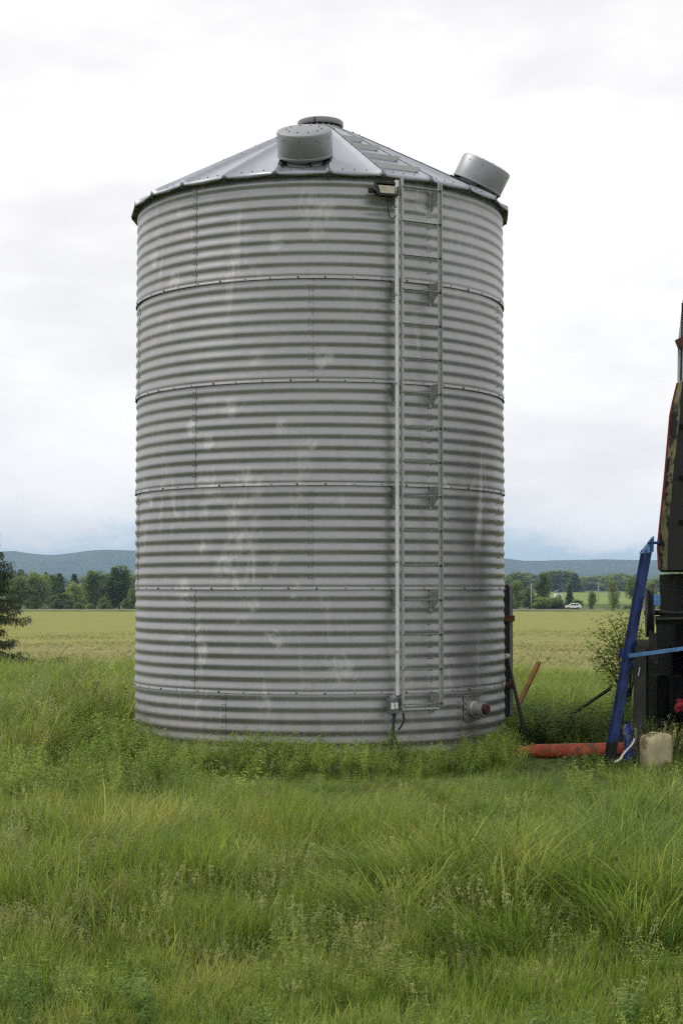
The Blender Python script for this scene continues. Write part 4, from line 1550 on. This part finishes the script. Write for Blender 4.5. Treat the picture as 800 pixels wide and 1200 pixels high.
# ------------------------------------------------------------------ trees beyond the field
def broad_tree(seed, h=10.0, wid=4.2, nclump=26, nleaf=95, low=.12, leaf=.42, ms='tree_a', spire=0.0):
    """trunk mesh + crown mesh, unit metres, many leaf faces in clumps"""
    r = np.random.default_rng(seed)
    t = MB()
    t.tube([(0, 0, -.4), (r.normal(0, .1), r.normal(0, .1), h * .3), (r.normal(0, .25), r.normal(0, .2), h * .62), (r.normal(0, .3), 0, h * .86)], [h * .028, h * .021, h * .013, h * .004], 8)
    V, F = [], []
    for k in range(nclump):
        u_ = r.uniform(0, 1) ** (1.1 if spire else .9)
        zc = h * (low + ((.97 if spire else .90) - low) * u_)
        tt = (zc / h - low) / (1 - low)
        env = wid * ((math.sin(math.pi * min(1, tt * .82 + .16)) ** .7) * (1 - spire) + spire * (1 - tt) ** .9)
        a = r.uniform(0, 6.28); rr = env * math.sqrt(r.uniform(.1, 1)) * .86
        c = Vector((rr * math.cos(a), rr * math.sin(a), zc))
        cr = (h * .06 * (1 - spire) + env * .26 + h * .022 * spire) * r.uniform(.7, 1.3)
        b0 = Vector((0, 0, zc * .62))
        t.tube([b0, b0.lerp(c, .55) + Vector((0, 0, .2)), c], [h * .009, h * .006, h * .002], 4, cap=False)
        for j in range(nleaf):
            dv = Vector(r.normal(0, 1, 3)); dv.normalize()
            p = c + Vector((dv.x, dv.y, dv.z * .72)) * cr * r.uniform(.35, 1.1) ** .6
            an = r.uniform(0, 6.28)
            leaf_quad(V, F, p, (math.cos(an), math.sin(an), r.uniform(-.9, .5)), leaf * r.uniform(.6, 1.3), leaf * .55, r)
    me_t = bpy.data.meshes.new('trunk'); me_t.from_pydata(t.v, [], t.f); me_t.materials.append(M['bark']); me_t.shade_smooth()
    me_c = np_mesh('crown', V, F, [M[ms]])
    return me_t, me_c


kinds_t = {
    'dark': broad_tree(1, 10, 4.6, 60, 110, .04, .62, 'tree_a'),
    'dark2': broad_tree(2, 10, 4.0, 54, 110, .05, .62, 'tree_a'),
    'mid': broad_tree(3, 10, 4.4, 56, 110, .05, .62, 'tree_b'),
    'mid2': broad_tree(4, 10, 3.6, 50, 110, .07, .60, 'tree_b'),
    'pale': broad_tree(5, 10, 4.6, 50, 100, .03, .62, 'tree_c'),
    'con': broad_tree(6, 10, 2.9, 170, 45, .03, .50, 'tree_d', spire=1.0),
    'con2': broad_tree(7, 10, 2.6, 160, 45, .04, .50, 'tree_d', spire=1.0),
}


def tree(kind, px, ytop, ybase, Y, wpx, label, cat='tree', name='tree', group=None, rot=None):
    """tree with crown width wpx px, top at ytop, standing at distance Y"""
    c = at(px, 700, Y)
    z0 = float(tz(Y))
    if ybase is not None: z0 = max(z0, at(px, ybase, Y).z - .0) if False else z0
    hh = (at(px, ytop, Y).z - z0) * (1.0 if kind in ('con', 'con2') else 1.12)
    mt, mc = kinds_t[kind]
    wm = wpx / F_PX * Y
    xs = np.array([v.co.x for v in mc.vertices]); sw = wm / (xs.max() - xs.min())
    zmax = max(v.co.z for v in mc.vertices)
    o = empty(name, (c.x, Y, z0), rot if rot is not None else random.uniform(0, 6.28), label=label, cat=cat, group=group)
    o.scale = (sw, sw, hh / zmax)
    link_mesh('trunk', mt, o); link_mesh('crown', mc, o)
    return o


# left of the bin
GL = 'trees along the far field edge left of the bin'
L_TREES = [
    ('dark', 112, 672, 466, 40, 'broad dark leafy tree on the roadside left of the bin'),
    ('dark2', 140, 667, 470, 44, 'tallest dark tree touching the bin edge, left'),
    ('pale', 161, 678, 452, 22, 'pale yellow-green tree half hidden by the left side of the bin'),
    ('pale', 72, 697, 474, 34, 'low pale bush between the spruce and the dark roadside trees'),
    ('mid', 88, 684, 500, 30, 'mid-green round tree just left of the broad dark roadside tree'),
    ('mid', 44, 673, 505, 42, 'wide light-topped green tree right behind the spruce tips'),
    ('mid2', 22, 677, 500, 34, 'leafy green tree seen behind the spruce'),
    ('dark', 60, 676, 530, 26, 'dark leafy tree between the wide light-topped tree and the low pale bush'),
    ('pale', 40, 700, 472, 26, 'low pale shrub at the foot of the wide light-topped tree'),
    ('dark2', -15, 672, 500, 44, 'dark tree at the far left frame edge behind the spruce'),
]
for kd, px, yt, Y, wpx, lb_ in L_TREES: tree(kd, px, yt, None, Y, wpx, lb_, group=GL)
ORD = 'First Second Third Fourth Fifth Sixth Seventh Eighth Ninth Tenth Eleventh Twelfth Thirteenth Fourteenth'.lower().split()
tips = [(13, 671), (24, 670), (39, 672), (54, 670), (70, 671), (87, 672), (108, 669), (133, 667), (147, 667)]
for i, (px, yt) in enumerate(tips):
    tree('con' if i % 2 else 'con2', px, yt, None, 560 + 14 * (i % 4), 24 + 5 * (i % 3), ORD[i] + ' slim conifer tip from the left behind the left roadside trees', group='conifers behind the left roadside trees', name='conifer')

# right of the bin
GR = 'trees along the far field edge right of the bin'
R_TREES = [
    ('dark', 605, 683, 466, 26, 'dark rounded tree beside the right edge of the bin'),
    ('dark2', 635, 674, 470, 25, 'tallest rounded tree right of the bin, left of the white car'),
    ('mid2', 619, 690, 458, 22, 'bushy tree between the dark rounded tree and the tallest tree'),
    ('dark', 641, 702, 456, 18, 'low bush at the foot of the tallest tree right of the bin'),
    ('con', 667, 684, 500, 17, 'pointed dark tree above the white car'),
    ('mid2', 654, 697, 480, 12, 'small tree left of the pointed dark tree above the car'),
    ('pale', 718, 684, 470, 18, 'pale green bushy tree standing left of the slanted blue post'),
    ('mid', 693, 694, 480, 13, 'small round tree alone right of the white car'),
    ('mid', 745, 676, 500, 30, 'tall soft green tree behind the slanted blue post'),
    ('dark2', 762, 684, 480, 22, 'dark green tree between the blue post and the black machine'),
    ('mid', 790, 676, 500, 34, 'green tree hidden behind the black machine'),
]
for kd, px, yt, Y, wpx, lb_ in R_TREES: tree(kd, px, yt, None, Y, wpx, lb_, group=GR)

# hedge growth along the road and the far woods: nobody could count these
src = []
for kd in ('mid', 'dark', 'con', 'mid2'):
    mt, mc = kinds_t[kd]
    src.append(src_obj(mc))
n = 900
px = rng.uniform(-700, 1500, n)
Yw = rng.uniform(1150, 3200, n)
Pw = np.stack([(px - 400) / F_PX * Yw, Yw, tz(Yw) - 1], 1)
sc_ = rng.uniform(.8, 1.7, n)
scatter('distant_wood', Pw, np.stack([np.zeros(n), np.zeros(n), rng.uniform(0, 6.28, n)], 1), np.stack([sc_ * 2.2, sc_ * 2.2, sc_ * 1.15], 1), rng.integers(0, 4, n), src,
        'hazy dark green wood across the plain below the blue hills', 'wood')
src = [src_obj(kinds_t[k][1]) for k in ('mid', 'pale', 'dark')]
n = 420
xx = rng.uniform(-330, 330, n)
keep = fnoise(xx / 14, xx * 0, 41) > .42
xx = xx[keep]; n = len(xx)
yy_ = rng.uniform(449, 462, n)
hs = rng.uniform(.10, .30, n) * (.5 + fnoise(xx / 9, xx * 0, 43))
scatter('roadside_scrub', np.stack([xx, yy_, tz(yy_) + .2], 1), np.stack([np.zeros(n), np.zeros(n), rng.uniform(0, 6.28, n)], 1), np.stack([hs * 1.3, hs * 1.3, hs], 1), rng.integers(0, 3, n), src,
        'low green scrub along the far road', 'scrub')

# ------------------------------------------------------------------ car on the road
cx = at(671, 711, 443.5).x
CZ = rz + .08
car = empty('car', (cx, 443.5, CZ), label='small white car driving on the far road', cat='car')
e = MB()
side = [(-2.05, .42), (-2.10, .62), (-1.98, .86), (-1.25, 1.00), (-.55, 1.50), (.35, 1.62), (1.35, 1.56), (1.88, 1.12), (2.06, 1.0), (2.08, .55), (1.98, .38)]
wf = {0: .9, 1: .9, 2: .88, 3: .87, 4: .70, 5: .68, 6: .68, 7: .84, 8: .87, 9: .9, 10: .9}
n = len(side)
vs = [(x, -wf[i], z) for i, (x, z) in enumerate(side)] + [(x, wf[i], z) for i, (x, z) in enumerate(side)]
e.add(vs, [tuple(range(n)), tuple(reversed(range(n, 2 * n)))] + [((i + 1) % n, i, n + i, n + (i + 1) % n) for i in range(n)])
e.build('body', M['car_white'], car, bevel=.05)
for sgn in (-1, 1):
    for poly in ([(-1.05, 1.04), (-.5, 1.42), (-.05, 1.46), (-.05, 1.04)], [(.02, 1.04), (.02, 1.46), (.75, 1.47), (.75, 1.04)], [(.82, 1.06), (.82, 1.46), (1.25, 1.43), (1.55, 1.12)]):
        e = MB()
        e.add([(x, sgn * (.875 - .19 * (z - 1.0) / .55 + .015), z) for x, z in poly], [(0, 1, 2, 3)])
        e.build('side_window', M['car_glass'], car)
e = MB(); e.add([(-1.24, -.78, 1.03), (-1.24, .78, 1.03), (-.60, .62, 1.49), (-.60, -.62, 1.49)], [(0, 1, 2, 3)]); e.build('windscreen', M['car_glass'], car)
for sx in (-1.35, 1.28):
    for sgn in (-1, 1):
        Mx = Matrix.Translation((sx, sgn * .80, .35)) @ Matrix.Rotation(R_(90), 4, 'X')
        e = MB(); e.lathe([(.2, -.12), (.33, -.12), (.35, -.08), (.35, .08), (.33, .12), (.2, .12)], 20, Mx); wh = e.build('wheel', M['tyre'], car, auto=40)
        e = MB(); e.lathe([(.0, -.115), (.2, -.115), (.2, .115), (0, .115)], 16, Mx); e.build('rim', M['rim'], wh, auto=40)
for sgn in (-1, 1):
    e = MB(); e.box((-2.02, sgn * .68, .76), (.16, .30, .14)); e.build('headlight', M['lamp_glass'], car)
    e = MB(); e.box((2.04, sgn * .72, .95), (.08, .2, .26)); e.build('tail_light', M['red_edge'], car)

# utility poles, white shed
for px, yt, Y, lb_ in ((622, 684, 452, 'pale utility pole in front of the trees beside the bin'), (700.5, 682, 640, 'thin pale utility pole on the meadow right of the small round tree')):
    c = at(px, yt, Y)
    z0 = float(tz(Y))
    o = empty('utility_pole', (c.x, Y, z0), label=lb_, cat='utility pole', group='utility poles beyond the field')
    e = MB(); e.tube([(0, 0, -.3), (0, 0, c.z - z0)], [.16, .11], 8); e.build('pole', M['pole'], o, smooth=True)
    e = MB(); e.box((0, 0, c.z - z0 - .6), (2.0, .12, .12)); e.build('crossarm', M['pole'], o)
c = at(653.5, 694, 560); z0 = float(tz(560))
shd = empty('white_shed', (c.x, 560, z0), .3, label='tiny white shed among the trees above the white car', cat='shed')
e = MB(); e.box((0, 0, 2.3), (2.2, 2.2, 4.6)); e.build('wall', M['white_wall'], shd)
e = MB(); e.add([(-1.3, -1.3, 4.61), (1.3, -1.3, 4.61), (1.3, 1.3, 4.61), (-1.3, 1.3, 4.61), (0, -1.3, 5.4), (0, 1.3, 5.4)], [(0, 1, 4), (2, 3, 5), (1, 2, 5, 4), (3, 0, 4, 5), (3, 2, 1, 0)]); e.build('roof', M['dark_roof'], shd)

# ------------------------------------------------------------------ haze
hz = MB()
hz.box((0, 3700, 99.8), (15000, 12600, 210.4))
m, b = new_mat('haze')
pv = b.n('ShaderNodeVolumePrincipled', {'Color': (.50, .72, 1.0, 1), 'Density': 1.05e-4, 'Anisotropy': .1})
b.n('ShaderNodeOutputMaterial', {'Volume': pv.outputs[0]})
tag(hz.build('haze', m), kind='stuff')
